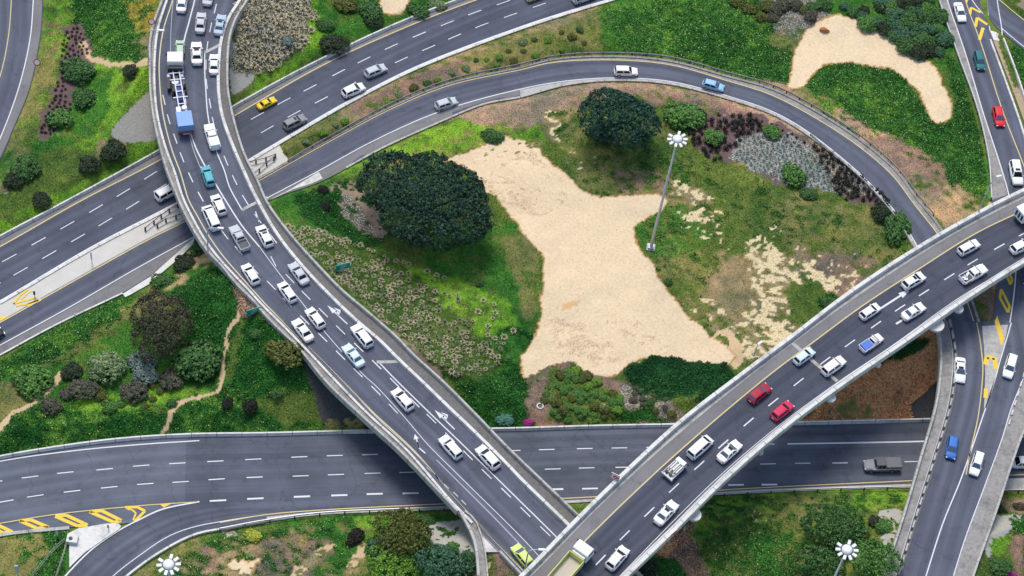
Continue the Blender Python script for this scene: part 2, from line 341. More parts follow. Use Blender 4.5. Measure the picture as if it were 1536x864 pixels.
def vnoise(X, Y, sc, seed):
    r = np.random.default_rng(seed); T = r.random((64, 64)); u = X/sc; v = Y/sc; iu = np.floor(u).astype(int); iv = np.floor(v).astype(int); fu = u-iu; fv = v-iv
    fu = fu*fu*(3-2*fu); fv = fv*fv*(3-2*fv); g = lambda a, b: T[a % 64, b % 64]
    return (g(iu, iv)*(1-fu)+g(iu+1, iv)*fu)*(1-fv)+(g(iu, iv+1)*(1-fu)+g(iu+1, iv+1)*fu)*fv
H = base_h(GX, GY) + (vnoise(GX, GY, 7, 1)-.5)*.9 + (vnoise(GX, GY, 2.2, 2)-.5)*.25
H = np.where(np.abs(GX)+np.abs(GY) > 400, 0, H)
ROADD = np.full(GX.shape, 1e3)
for k in ('A', 'C', 'D', 'F', 'E', 'LOOP', 'N', 'MED', 'ISL', 'VRG', 'VRG2', 'SL', 'S'):
    L, Rr = RD[k]; D, Z = field(GX, GY, L, Rr, 26)
    dd = np.maximum(D - .5, 0); lo = Z - .14 - dd*.55; hi = Z - .14 + dd*.62
    on = D < 25
    if k in 'AC': H = np.where(on, np.maximum(H, lo), H)
    elif k == 'MED': H = np.where(D == 0, -.14, H)
    else: H = np.where(on, np.minimum(np.maximum(H, lo), hi), H)
    if k not in ('A', 'C'): ROADD = np.minimum(ROADD, D)
    if k == 'A': AD = D
    if k == 'C': CD = D
# bridge footprints stay bare
BR = {'A': AD, 'C': CD}
fi0 = 32; 
def T(x, y):
    fx = np.interp(x, gx, np.arange(nx)); fy = np.interp(y, gy, np.arange(ny)); i = np.clip(np.floor(fx).astype(int), 0, nx-2); j = np.clip(np.floor(fy).astype(int), 0, ny-2); a = fx-i; b = fy-j
    return (H[j, i]*(1-a)+H[j, i+1]*a)*(1-b)+(H[j+1, i]*(1-a)+H[j+1, i+1]*a)*b
def G(x, y, up=0):                # photo point -> point on the terrain (up metres above it)
    z = 1.0
    for _ in range(12):
        p = P(x, y, z + up); z = z*.4 + .6*float(T(p[0], p[1]))
    p = P(x, y, z + up); return np.array([p[0], p[1], float(T(p[0], p[1]))])
# ------------------------------------------------------------------ ground cover zones, traced outlines
PX, PY = proj(GX, GY, H)
jx = (vnoise(GX, GY, 1.6, 5)-.5)*14 + (vnoise(GX, GY, .6, 6)-.5)*8; jy = (vnoise(GX, GY, 1.6, 7)-.5)*12 + (vnoise(GX, GY, .6, 8)-.5)*7
s_ = lambda r, g, b: np.array(lin(r, g, b))
def col2(a, b): return s_(*a), s_(*b)
STY = dict(  # colour A, colour B, fleck colour, fleck density, cover kind
 grass=((62,86,40),(96,112,56),(150,146,90),.05,1), bright=((78,126,42),(120,152,52),(180,190,80),.03,1), lush=((36,84,36),(70,116,46),(150,170,90),.03,1),
 ivy=((22,64,30),(44,96,38),(150,160,100),.05,2), ivyf=((26,70,32),(56,104,40),(172,186,130),.12,2), ivyd=((18,54,32),(34,78,40),(90,120,80),.02,2),
 dry=((134,118,88),(160,144,104),(180,165,125),.10,3), drygreen=((96,108,56),(140,132,82),(160,150,100),.08,3), brown=((128,104,90),(156,130,112),(90,76,64),.10,3),
 mulch=((92,76,78),(118,98,94),(70,60,60),.10,0), greyb=((98,90,82),(132,122,110),(186,182,166),.25,6), sand=((210,188,153),(226,206,172),(184,156,124),.14,0), sandm=((204,180,148),(219,197,166),(170,142,110),.25,0), light=((58,102,40),(92,130,54),(170,184,120),.06,2), rust=((210,166,118),(216,180,134),(190,140,90),.1,0),
 sandp=((206,190,150),(224,206,165),(150,130,90),.22,0), path=((190,165,130),(205,180,142),(150,120,90),.1,0), tan=((176,148,112),(196,166,126),(140,116,80),.15,3),
 tanp=((150,128,108),(176,152,126),(120,100,80),.2,3), orange=((218,150,102),(238,188,140),(236,200,160),.25,4), rubble=((150,128,108),(176,150,126),(120,84,60),.3,4), flower=((96,100,46),(142,120,56),(190,190,80),.2,1),
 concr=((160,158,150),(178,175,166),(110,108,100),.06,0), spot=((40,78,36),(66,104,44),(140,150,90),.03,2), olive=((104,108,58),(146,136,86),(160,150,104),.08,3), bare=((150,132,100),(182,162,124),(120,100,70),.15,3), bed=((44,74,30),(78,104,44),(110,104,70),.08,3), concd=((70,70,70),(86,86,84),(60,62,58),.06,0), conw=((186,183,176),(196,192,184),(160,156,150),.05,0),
 silver=((92,84,84),(130,122,118),(180,190,180),.3,6), protea=((78,76,50),(120,112,82),(214,208,188),.3,5), dirt=((128,112,98),(148,130,112),(110,96,80),.12,0))
Z_ = [ # (style, jitter, outline)
 ('grass',1,[(-400,-400),(2000,-400),(2000,1300),(-400,1300)]),
 # upper left
 ('ivyf',1,[(112,-80),(225,-80),(222,60),(205,95),(170,92),(135,75),(110,35)]), ('flower',1,[(185,-60),(250,-60),(232,40),(226,90),(205,40),(188,20)]), ('dry',1,[(200,60),(232,60),(226,130),(205,110)]),
 ('bright',1,[(62,-40),(100,-40),(110,30),(98,60),(84,90),(70,140),(45,190),(20,215),(35,160),(60,90)]), ('drygreen',1,[(46,140),(62,80),(75,70),(84,90),(62,150),(38,200),(5,240),(10,210)]),
 ('mulch',1,[(95,40),(118,38),(140,85),(150,105),(120,140),(112,165),(100,195),(68,212),(55,200),(72,160),(90,115),(97,80)]),
 ('bright',1,[(140,90),(225,100),(222,150),(167,197),(185,214),(235,205),(238,224),(100,296),(0,350),(0,280),(60,215),(110,180),(140,150)]), ('lush',1,[(120,110),(170,110),(150,180),(90,240),(50,260),(0,260),(20,225),(80,200)]),
 ('grass',1,[(40,240),(90,222),(180,235),(130,270),(60,300),(0,330),(0,290)]), ('dry',1,[(150,205),(185,208),(190,225),(150,238)]), ('dirt',1,[(-10,262),(18,280),(14,292),(-10,284)]),
 ('path',.4,[(128,62),(138,80),(160,92),(205,92),(226,86),(226,96),(196,101),(158,100),(132,88),(120,66)]),
 ('concr',.2,[(232,126),(167,197),(170,205),(185,213),(207,214),(238,207),(245,180)]), ('concr',.2,[(344,55),(380,112),(374,126),(350,142),(344,100)]),
 # top centre
 ('protea',1,[(345,-60),(470,-60),(478,30),(470,60),(440,80),(415,105),(380,115),(350,100),(352,40)]), ('bright',1,[(470,-60),(560,-60),(580,10),(520,50),(470,85),(382,135),(380,112),(430,95),(462,60)]), ('lush',1,[(480,-60),(700,-60),(700,-5),(610,30),(540,58),(500,60),(480,20)]),
 ('sand',.3,[(568,-20),(614,-20),(606,14),(597,21),(575,15)]),
 ('dry',1,[(418,216),(519,157),(623,104),(780,46),(923,2),(900,90),(780,100),(675,122),(588,158),(484,212),(440,238)]), ('drygreen',1,[(418,216),(480,182),(520,190),(470,218),(438,240)]), ('brown',1,[(520,160),(640,104),(700,86),(690,104),(600,148),(540,172)]), ('drygreen',1,[(690,90),(860,30),(925,5),(905,60),(870,85),(780,98)]),
 ('lush',1,[(900,-80),(1185,-80),(1190,50),(1190,125),(1170,130),(1100,112),(1040,90),(960,76),(905,84),(900,40)]), ('ivyf',1,[(900,20),(1120,-10),(1170,40),(1190,130),(1110,112),(1000,84),(930,72)]),
 ('dirt',1,[(840,86),(900,78),(920,84),(860,90)]), ('greyb',1,[(1135,-60),(1240,-60),(1245,20),(1205,48),(1185,60),(1150,30)]), ('drygreen',1,[(1150,50),(1190,45),(1195,80),(1170,90)]),
 ('lush',1,[(1240,-80),(1410,-80),(1430,80),(1420,110),(1395,95),(1345,60),(1290,30),(1245,20)]),
 ('ivyf',1,[(1205,120),(1300,98),(1350,118),(1395,165),(1425,180),(1430,130),(1418,80),(1440,95),(1478,240),(1485,300),(1440,285),(1380,245),(1300,205),(1215,160)]),
 ('ivyf',1,[(1180,130),(1245,95),(1330,98),(1385,160),(1410,186),(1440,270),(1380,245),(1250,190),(1210,160)]),
 ('tanp',.6,[(1130,122),(1200,150),(1300,206),(1355,255),(1385,300),(1400,325),(1420,345),(1440,330),(1400,270),(1330,205),(1230,150),(1150,120)]), ('tan',1,[(1250,190),(1330,200),(1385,240),(1440,285),(1475,320),(1420,345),(1370,290),(1300,225)]), ('brown',1,[(1290,205),(1360,215),(1420,260),(1400,290),(1350,262)]), ('drygreen',1,[(1195,130),(1250,150),(1252,178),(1205,155)]),
 ('path',.6,[(1484,290),(1497,285),(1500,316),(1478,328)]),
 ('sand',.35,[(1184,130),(1193,80),(1209,49),(1244,24),(1289,31),(1344,62),(1393,94),(1417,132),(1426,163),(1421,180),(1405,184),(1393,167),(1379,139),(1358,118),(1334,101),(1303,97),(1268,92),(1240,97),(1219,108),(1204,130)]),
 # loop interior
 ('grass',1,[(405,300),(500,262),(580,225),(700,175),(800,150),(1000,128),(1160,175),(1260,240),(1370,372),(1250,450),(1100,560),(870,640),(700,640),(560,500),(420,340)]),
 ('bright',1,[(500,262),(580,225),(700,178),(800,185),(820,215),(760,205),(700,225),(640,240),(540,262),(500,276)]), ('lush',1,[(405,300),(500,262),(540,300),(560,360),(600,400),(500,380),(445,345)]), ('ivy',1,[(440,290),(540,278),(580,350),(560,375),(500,350),(460,330)]),
 ('dirt',2,[(500,272),(535,280),(585,350),(560,360),(520,320)]), ('greyb',1,[(510,285),(530,300),(570,355),(555,350),(520,320)]), ('lush',1,[(640,350),(745,330),(790,350),(812,400),(812,450),(780,510),(765,470),(700,430),(640,400)]), ('drygreen',1,[(740,355),(790,355),(810,400),(808,450),(790,480),(775,420)]),
 ('bright',1,[(580,395),(680,420),(760,455),(780,500),(770,530),(700,500),(620,440)]), ('dirt',1,[(440,342),(500,352),(600,480),(680,560),(660,570),(560,470),(470,385)]),
 ('ivy',1,[(660,560),(770,490),(800,505),(782,545),(795,570),(830,560),(820,640),(700,640),(690,590)]), ('lush',1,[(730,500),(790,505),(782,545),(740,560),(700,540)]),
 ('tanp',.6,[(735,160),(850,130),(916,123),(1003,127),(1107,155),(1160,173),(1205,199),(1257,240),(1240,244),(1190,215),(1120,176),(1040,152),(950,142),(860,150),(760,185)]), ('brown',1,[(750,172),(860,142),(1010,138),(1120,165),(1060,176),(960,150),(880,152),(850,180),(800,185)]), ('tanp',1,[(640,176),(730,156),(860,134),(850,170),(780,190),(700,180)]), ('dry',1,[(820,165),(860,160),(900,215),(990,260),(1060,290),(1060,320),(1000,300),(930,280),(870,240),(815,200)]),
 ('drygreen',1,[(840,175),(900,200),(980,240),(1000,290),(930,296),(880,285),(840,230)]), ('brown',1,[(920,258),(990,262),(1000,290),(930,290)]), ('grass',1,[(880,210),(1010,200),(1050,235),(960,250)]),
 ('mulch',1,[(1040,170),(1130,170),(1220,215),(1320,290),(1350,330),(1300,310),(1230,285),(1180,280),(1100,245),(1035,215)]), ('silver',1,[(1110,205),(1160,195),(1230,235),(1260,290),(1200,280),(1150,262),(1100,240)]), ('greyb',1,[(1180,200),(1240,232),(1310,290),(1260,292),(1225,250)]),
 ('drygreen',1,[(1180,290),(1300,315),(1345,335),(1365,372),(1300,400),(1200,380),(1150,330)]), ('lush',1,[(955,330),(1030,310),(1060,360),(1010,390),(970,385)]), ('drygreen',1,[(975,390),(1030,385),(1110,440),(1090,500),(1040,480),(1000,430)]),
 ('lush',1,[(1320,310),(1350,330),(1372,375),(1352,380),(1325,340)]), 
 ('olive',1,[(820,170),(1010,190),(1180,290),(1372,372),(1240,450),(1100,550),(980,400),(960,330),(900,300)]), ('bare',1,[(960,300),(1100,260),(1300,330),(1350,390),(1200,500),(1080,500),(1000,430)]), ('spot',1,[(820,170),(900,170),(1180,290),(1372,372),(1240,450),(1100,550),(980,400),(960,330),(900,300)]), ('dry',1.5,[(1080,380),(1300,385),(1330,430),(1250,460),(1180,540),(1090,530),(1060,450)]), ('brown',1.5,[(1200,380),(1300,385),(1320,420),(1250,450)]),
 ('sandp',2.2,[(1030,320),(1060,322),(1100,375),(1080,380),(1060,350)]), ('sandp',2.4,[(1020,330),(1050,335),(1075,372),(1050,365)]), ('sandp',2.6,[(1110,355),(1160,350),(1180,385),(1200,400),(1190,420),(1160,425),(1130,395)]), ('sandp',2.6,[(1130,400),(1220,390),(1240,420),(1215,470),(1205,500),(1165,530),(1110,550),(1100,520),(1085,500),(1120,470),(1130,440)]),
 ('sandp',2.2,[(1000,275),(1060,290),(1055,305),(1010,295)]), ('sandp',2.4,[(820,170),(832,170),(848,215),(880,240),(870,250),(838,215)]), ('sandp',3,[(1215,420),(1290,395),(1300,415),(1240,450)]), ('sandp',2.5,[(1040,450),(1080,450),(1075,480),(1050,475)]),
 ('path',.5,[(1070,500),(1092,492),(1110,520),(1112,548),(1100,550),(1096,525),(1086,504),(1068,506)]), ('grass',1,[(1180,430),(1230,425),(1250,455),(1225,480),(1185,480)]), ('ivy',1,[(1228,448),(1265,442),(1240,468),(1226,466)]),
 ('sand',.45,[(655,240),(700,230),(735,212),(765,206),(800,218),(828,246),(860,275),(878,290),(899,296),(945,295),(989,293),(1000,301),(996,308),(975,325),(953,341),(953,367),(975,395),(1003,436),(1031,474),(1062,502),(1097,530),(1093,547),(1066,551),(1017,544),(982,533),(954,539),(934,556),(913,566),(878,558),(857,546),(823,547),(791,566),(783,554),(783,537),(802,506),(812,471),(816,426),(814,384),(795,360),(765,325),(740,285),(715,262),(690,246)]),
 ('rust',1,[(845,455),(866,452),(868,462),(850,466)]), ('sandm',1,[(830,470),(870,480),(990,490),(1000,530),(940,545),(850,535),(825,500)]), ('sandm',1,[(690,240),(740,215),(800,230),(850,300),(800,330),(750,300)]), ('brown',.6,[(790,566),(823,547),(857,544),(878,560),(913,568),(940,575),(1000,600),(1030,634),(800,640)]), ('grass',1,[(820,560),(860,550),(900,575),(930,600),(925,632),(830,632),(822,600)]), ('greyb',1,[(930,575),(960,585),(1010,610),(1030,634),(940,634)]),
 ('ivyd',.8,[(940,556),(975,534),(1030,543),(1098,550),(1100,572),(1040,590),(1000,598),(950,585)]), ('ivy',.8,[(928,612),(980,610),(1000,634),(928,634)]), ('ivyd',1,[(1090,560),(1150,550),(1060,615),(1030,600)]),
 # below the overpass, right
 ('orange',1,[(1160,650),(1250,570),(1360,500),(1410,470),(1412,560),(1400,632),(1190,634)]), ('ivyd',1,[(1190,610),(1240,570),(1345,510),(1392,505),(1380,530),(1300,548),(1240,590),(1205,625)]), ('drygreen',1.5,[(1240,610),(1300,600),(1310,632),(1240,634)]),
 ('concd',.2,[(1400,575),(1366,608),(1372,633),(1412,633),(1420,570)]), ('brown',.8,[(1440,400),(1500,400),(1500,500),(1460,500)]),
 ('olive',1,[(60,-40),(100,-40),(84,90),(60,200),(0,300)]), ('olive',1,[(500,262),(800,180),(830,215),(640,240),(540,262)]), ('bed',1.4,[(428,338),(470,345),(560,378),(650,440),(720,510),(760,545),(690,568),(640,540),(590,492),(540,450),(490,405),(450,368)]),
 # left middle
 ('ivyf',1,[(-200,540),(0,540),(83,490),(184,441),(196,440),(200,470),(150,500),(100,540),(60,560),(0,600),(-200,620)]), ('drygreen',1,[(196,445),(235,430),(250,450),(200,480),(140,520),(100,545),(60,575),(40,560),(110,520),(170,480)]), ('lush',1,[(230,410),(290,360),(320,400),(290,430),(250,440)]),
 ('lush',1,[(0,560),(100,540),(200,480),(300,500),(340,580),(280,600),(200,620),(60,610),(0,620)]), ('ivy',1,[(256,430),(335,400),(358,440),(352,500),(330,560),(300,580),(280,480)]), ('tan',1,[(290,370),(322,392),(320,400),(290,402),(262,430),(252,436),(272,400)]),
 ('light',1,[(0,540),(196,440),(200,470),(60,560),(0,600)]), ('ivy',1,[(-200,640),(0,625),(60,610),(150,605),(250,620),(260,600),(330,590),(350,560),(370,470),(400,480),(480,580),(485,636),(400,652),(200,660),(0,690),(-200,720)]), ('light',1,[(-20,630),(300,590),(480,590),(480,650),(0,690)]), ('bright',1.3,[(130,590),(260,585),(320,590),(270,604),(180,612),(100,612)]), ('drygreen',1,[(0,575),(60,570),(60,600),(20,625),(0,630)]), ('grass',1,[(380,600),(470,585),(480,630),(420,640)]),
 ('path',.4,[(352,440),(372,445),(362,475),(348,490),(340,520),(335,545),(337,565),(328,590),(300,600),(275,608),(262,622),(250,648),(243,652),(254,620),(265,604),(296,595),(322,585),(330,565),(329,545),(335,515),(343,485),(356,470)]),
 ('rubble',.8,[(352,432),(372,440),(386,466),(378,478),(366,470),(354,455)]), ('path',.4,[(88,556),(93,560),(72,592),(50,610),(24,622),(4,648),(-20,670),(-24,660),(0,636),(18,617),(45,604),(66,588)]),
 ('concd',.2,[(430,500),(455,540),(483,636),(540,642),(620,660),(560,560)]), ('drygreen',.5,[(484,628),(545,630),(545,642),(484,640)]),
 # bottom
 ('ivyf',1,[(-200,850),(0,806),(105,796),(112,830),(100,864),(80,940),(-200,940)]), ('drygreen',1,[(-30,815),(60,805),(70,830),(40,864),(0,900),(-30,880)]),
 ('lush',1,[(180,880),(243,842),(313,808),(400,785),(675,768),(720,864),(720,940),(180,940)]), ('ivyf',1,[(255,840),(330,812),(450,790),(540,780),(560,830),(500,864),(420,880),(260,900)]), ('brown',1,[(300,820),(345,828),(330,864),(300,864)]), ('drygreen',1,[(200,862),(290,815),(310,820),(260,850),(230,890)]),
 ('brown',1,[(384,815),(460,805),(500,825),(470,864),(440,900),(380,880)]), ('lush',1,[(430,795),(545,785),(545,850),(510,900),(470,864),(500,825),(460,800)]), ('path',.5,[(440,850),(470,830),(500,818),(500,823),(474,837),(450,864),(436,880)]), ('path',.5,[(540,820),(552,815),(545,835),(530,850),(518,850)]),
 ('sand',.6,[(345,848),(352,842),(360,846),(365,838),(372,844),(388,838),(380,852),(376,864),(366,880),(350,880)]), ('concr',.7,[(325,795),(350,792),(352,806),(340,806)]), ('bright',1,[(530,775),(590,770),(575,800),(545,815)]),
 ('concr',.25,[(635,794),(650,786),(675,782),(700,782),(712,800),(722,845),(700,838),(668,824),(645,810)]), ('orange',1,[(700,845),(722,850),(722,890),(700,890)]), ('sandp',.5,[(722,815),(750,826),(790,864),(800,890),(716,890)]), ('brown',.8,[(738,832),(752,832),(782,866),(760,890),(740,890)]),
 ('conw',.15,[(700,775),(722,790),(752,828),(724,828),(712,800)]),
 ('ivy',1,[(960,850),(1000,810),(1010,830),(1040,864),(1040,900),(900,900)]), ('greyb',1,[(940,860),(975,840),(985,900),(900,900)]), ('rubble',.6,[(985,825),(1025,775),(1040,790),(1045,830),(1060,850),(1062,890),(1035,870),(1010,840),(990,836)]), ('orange',.8,[(985,825),(1010,800),(1018,820),(1000,838)]),
 ('bright',1,[(1040,760),(1090,745),(1365,735),(1355,760),(1200,770),(1120,800),(1045,820)]), ('lush',1,[(1045,800),(1130,780),(1140,800),(1080,850),(1060,850)]), ('drygreen',1,[(1150,745),(1250,740),(1240,770),(1180,790),(1160,770)]), ('ivyf',1,[(1070,830),(1110,800),(1170,795),(1200,830),(1210,900),(1060,900)]), ('sandp',.8,[(1126,766),(1140,764),(1152,776),(1140,784),(1128,776)]), ('sandp',1,[(1166,782),(1180,780),(1184,788),(1172,790)]),
 ('concr',.3,[(1318,768),(1356,765),(1340,830),(1328,850),(1322,800)]), ('grass',1,[(1480,770),(1600,760),(1600,900),(1450,900)]), ('concr',.25,[(1490,772),(1536,776),(1505,805),(1480,838),(1478,800)]), ('brown',1,[(1500,745),(1560,745),(1560,770),(1520,772)]), ('ivyf',1,[(1515,775),(1600,765),(1600,840),(1530,840)]), ('brown',1,[(1516,800),(1536,805),(1536,864),(1518,864)]), ('bright',1,[(1490,810),(1514,800),(1516,830),(1486,840)]),
 ('spot',1,[(180,780),(700,770),(700,900),(180,900)]), ('olive',1,[(180,780),(560,790),(560,900),(180,900)]), ('bare',1,[(250,800),(540,790),(540,880),(250,880)]), ('olive',1,[(1040,745),(1365,735),(1340,900),(1040,900)]), ('spot',1,[(1040,745),(1365,735),(1340,900),(1040,900)]),
 ('light',1,[(900,-60),(1165,-60),(1165,118),(1000,88),(900,60)]), ('light',1,[(1222,135),(1300,115),(1360,160),(1400,200),(1450,190),(1480,300),(1380,245),(1235,165)]), ('light',1,[(112,-80),(222,-80),(205,95),(135,75)]),
 # upper right corner
 ('ivyf',1,[(1512,60),(1600,110),(1600,260),(1560,220),(1530,130)]), ('dirt',1,[(1500,-60),(1600,-60),(1600,40),(1538,28)]),
]
FB = vnoise(GX, GY, 3.0, 21)*.35+vnoise(GX+GY*.4, GY*1.7, 1.1, 22)*.35+vnoise(GX, GY, .5, 23)*.3; MOT = dict(light=.61, sandm=.57, sandp=.54, dry=.42, brown=.40, drygreen=.40, tan=.40, tanp=.30, dirt=.44, spot=.60, olive=.56, bare=.64, bed=.3, flower=.42, bright=.36, lush=.38, greyb=.32)
CA = np.zeros((ny, nx, 3)); CB = np.zeros((ny, nx, 3)); CF = np.zeros((ny, nx, 3)); FD = np.zeros((ny, nx)); KD = np.zeros((ny, nx), int)
for zi_, (st, j, poly) in enumerate(Z_):
    a, b, f, d, k = STY[st]; pw = np.array(poly, float)
    if len(pw) > 4 and st != 'concd': pw = catmull(np.vstack([pw, pw[:1]]), 5)[:-1]
    ins = inside(PX + jx*j, PY + jy*j, pw) if zi_ else np.ones(PX.shape, bool)
    if st in MOT: ins &= FB > MOT[st]
    if st == 'sand':
        rim = np.zeros_like(ins)
        for ox, oy in ((2.6,0),(-2.6,0),(0,2.2),(0,-2.2)): rim |= inside(PX + jx*j + ox, PY + jy*j + oy, pw)
        CA[rim] = s_(158,120,76); CB[rim] = s_(190,148,96); CF[rim] = s_(120,96,60); FD[rim] = .15; KD[rim] = 0
    CA[ins] = s_(*a); CB[ins] = s_(*b); CF[ins] = s_(*f); FD[ins] = d; KD[ins] = k
def blur(Q, n=1):
    for _ in range(n):
        Q = Q.copy(); Q[1:-1] = (Q[:-2]+Q[1:-1]*2+Q[2:])/4; Q[:, 1:-1] = (Q[:, :-2]+Q[:, 1:-1]*2+Q[:, 2:])/4
    return Q
soft = KD > 0
for ax in (0, 1):
    for s__ in (1, -1): soft &= np.roll(KD > 0, s__, ax)
CA = np.where(soft[..., None], blur(CA, 1), CA); CB = np.where(soft[..., None], blur(CB, 1), CB)
big = (vnoise(GX, GY, 9, 11)-.5)*.6 + (vnoise(GX, GY, 3, 12)-.5)*.5 + (vnoise(GX, GY, 1.1, 13)-.5)*.45
vg = ((KD == 1) | (KD == 2))[..., None]; CA = np.where(vg, CA*np.array([1.3,1.32,1.1]), CA); CB = np.where(vg, CB*np.array([1.25,1.25,1.05]), CB)
veg = (KD > 0)[..., None]
CA = np.where(veg, CA*(1+big[..., None]*np.array([1.1, .7, .6])), CA); CB = np.where(veg, CB*(1+big[..., None]*np.array([1.1, .7, .6])), CB)
CA = np.clip(CA, .003, .9); CB = np.clip(CB, .003, .9)
V = np.stack([GX, GY, H], -1).reshape(-1, 3)
ii = np.arange(ny*nx).reshape(ny, nx); Fq = np.stack([ii[:-1, :-1], ii[:-1, 1:], ii[1:, 1:], ii[1:, :-1]], -1).reshape(-1, 4)
me = fast('terrain', V, Fq, {'ca': CA.reshape(-1, 3), 'cb': CB.reshape(-1, 3), 'cf': np.concatenate([CF, FD[..., None]], -1).reshape(-1, 4)}, smooth=True)
mt, n, b = nodes('ground_mix'); L = n.links
tc = N(n, 'ShaderNodeTexCoord')
at = {k: N(n, 'ShaderNodeAttribute', attribute_name=k) for k in ('ca', 'cb', 'cf')}
n1 = N(n, 'ShaderNodeTexNoise'); n1.inputs['Scale'].default_value = 2.2; n1.inputs['Detail'].default_value = 8; n1.inputs['Roughness'].default_value = .7; L.new(tc.outputs['Object'], n1.inputs['Vector'])
r1 = N(n, 'ShaderNodeMapRange'); r1.inputs['From Min'].default_value = .35; r1.inputs['From Max'].default_value = .65; L.new(n1.outputs['Fac'], r1.inputs['Value'])
mx = N(n, 'ShaderNodeMix', data_type='RGBA'); L.new(r1.outputs[0], mx.inputs['Factor']); L.new(at['ca'].outputs['Color'], mx.inputs['A']); L.new(at['cb'].outputs['Color'], mx.inputs['B'])
n2 = N(n, 'ShaderNodeTexNoise'); n2.inputs['Scale'].default_value = 4.5; n2.inputs['Detail'].default_value = 3; L.new(tc.outputs['Object'], n2.inputs['Vector'])
sb = N(n, 'ShaderNodeMath', operation='SUBTRACT'); sb.inputs[0].default_value = .76; 
ml = N(n, 'ShaderNodeMath', operation='MULTIPLY'); ml.inputs[1].default_value = .9; L.new(at['cf'].outputs['Alpha'], ml.inputs[0]); L.new(ml.outputs[0], sb.inputs[1])
gt = N(n, 'ShaderNodeMath', operation='GREATER_THAN'); L.new(n2.outputs['Fac'], gt.inputs[0]); L.new(sb.outputs[0], gt.inputs[1])
mf = N(n, 'ShaderNodeMath', operation='MULTIPLY'); mf.inputs[1].default_value = .7; L.new(gt.outputs[0], mf.inputs[0])
m2 = N(n, 'ShaderNodeMix', data_type='RGBA'); L.new(mf.outputs[0], m2.inputs['Factor']); L.new(mx.outputs['Result'], m2.inputs['A']); L.new(at['cf'].outputs['Color'], m2.inputs['B'])
L.new(m2.outputs['Result'], b.inputs['Base Color']); b.inputs['Roughness'].default_value = .95; b.inputs['Specular IOR Level'].default_value = .1
n3 = N(n, 'ShaderNodeTexNoise'); n3.inputs['Scale'].default_value = 5; n3.inputs['Detail'].default_value = 6; L.new(tc.outputs['Object'], n3.inputs['Vector'])
bp = N(n, 'ShaderNodeBump'); bp.inputs['Strength'].default_value = .5; bp.inputs['Distance'].default_value = .15; L.new(n3.outputs['Fac'], bp.inputs['Height']); L.new(bp.outputs[0], b.inputs['Normal'])
link('terrain', me, mt, kind='structure')
# ------------------------------------------------------------------ road surfaces
def sheet(name, L, Rr, mat, dz=0, parent=None, cols=10, **k):
    """surface between two edges, with uv in metres (u across, v along)"""
    n = max(len(L), len(Rr)); t = np.linspace(0, 1, n)
    f = lambda W: np.stack([np.interp(t, np.linspace(0, 1, len(W)), W[:, i]) for i in range(3)], 1)
    a, b_ = f(L), f(Rr); V = []; UV = []
    d = np.concatenate([[0], np.cumsum(np.linalg.norm(np.diff((a+b_)/2, axis=0), axis=1))]); wd = np.linalg.norm(a-b_, axis=1)
    for i in range(n):
        for c in range(cols+1):
            q = c/cols; p = a[i]*(1-q)+b_[i]*q; V.append((p[0], p[1], p[2]+dz)); UV.append((q*wd[i], d[i]))
    Fq = [(i*(cols+1)+c, i*(cols+1)+c+1, (i+1)*(cols+1)+c+1, (i+1)*(cols+1)+c) for i in range(n-1) for c in range(cols)]
    me = fast(name, V, Fq); uv = me.uv_layers.new(name='uv'); li = np.zeros(len(me.loops), np.int32); me.loops.foreach_get('vertex_index', li)
    uv.data.foreach_set('uv', np.array(UV, np.float32)[li].ravel())
    if me.polygons[0].normal.z < 0: me.flip_normals()
    return link(name, me, mat, parent, **k)
def poly(mb, pts, z, dz, mi=0, inset=0):
    a = np.array([(p[0], p[1], (p[2] if len(p) > 2 else z)+dz) for p in pts], float); W = P(a[:,0], a[:,1], a[:,2])
    return mb.add(W, [tuple(range(len(W)))], mi)
def line(mb, pts, z, wid=.16, dz=.012, mi=0, smooth=True):
    return mb.ribbon(world(pts, z, smooth, 1.0), wid, dz, mi)
def dashes(mb, cs, z, ln=2.4, wid=.15, dz=.012, mi=0):
    W = np.array([P(c[0], c[1], (c[2] if len(c) > 2 else z)) for c in cs])
    for i in range(len(W)):
        a, b_ = W[max(i-1, 0)], W[min(i+1, len(W)-1)]; d = (b_-a); d /= np.linalg.norm(d)
        mb.ribbon(np.array([W[i]-d*ln/2, W[i]+d*ln/2]), wid*random.uniform(.9, 1.1), dz, mi)
def repeat(track, z, start, end, n):
    """n dash centres evenly spaced between two photo points of a smooth track"""
    W = world(track, z, True, .25); a = P(*start, z); b_ = P(*end, z)
    i = np.argmin(np.linalg.norm(W-a, axis=1)); j = np.argmin(np.linalg.norm(W-b_, axis=1)); return W[np.linspace(i, j, n).astype(int)], W
def dash_world(mb, track, z, start, end, n, ln=2.2, wid=.16, dz=.012, mi=0):
    C_, W = repeat(track, z, start, end, n)
    for c in C_:
        k = np.argmin(np.linalg.norm(W-c, axis=1)); k = min(max(k, 1), len(W)-2); d = W[k+1]-W[k-1]; d /= np.linalg.norm(d)
        mb.ribbon(np.array([c-d*ln/2, c+d*ln/2]), wid, dz, mi)
def hatch(mb, pts, z, wid=.3, dz=.013, mi=0, closed=True):
    W = world(pts + ([pts[0]] if closed else []), z, False, 0)
    for a, b_ in zip(W[:-1], W[1:]): mb.ribbon(np.array([a, b_]), wid, dz, mi)
MED = sheet('median_paving', RD['MED'][0], RD['MED'][1], M['conc_m'], -.03, kind='structure')
roadN = sheet('freeway_north', *RD['N'], M['asph_n'], 0, kind='structure')
roadS = sheet('freeway_south', *RD['S'], M['asph_s'], 0, kind='structure')
loop = sheet('loop_road', *RD['LOOP'], M['asph'], .004, cols=6, kind='structure')
slip = sheet('slip_road', *RD['SL'], M['asph_s'], .008, cols=6, kind='structure')
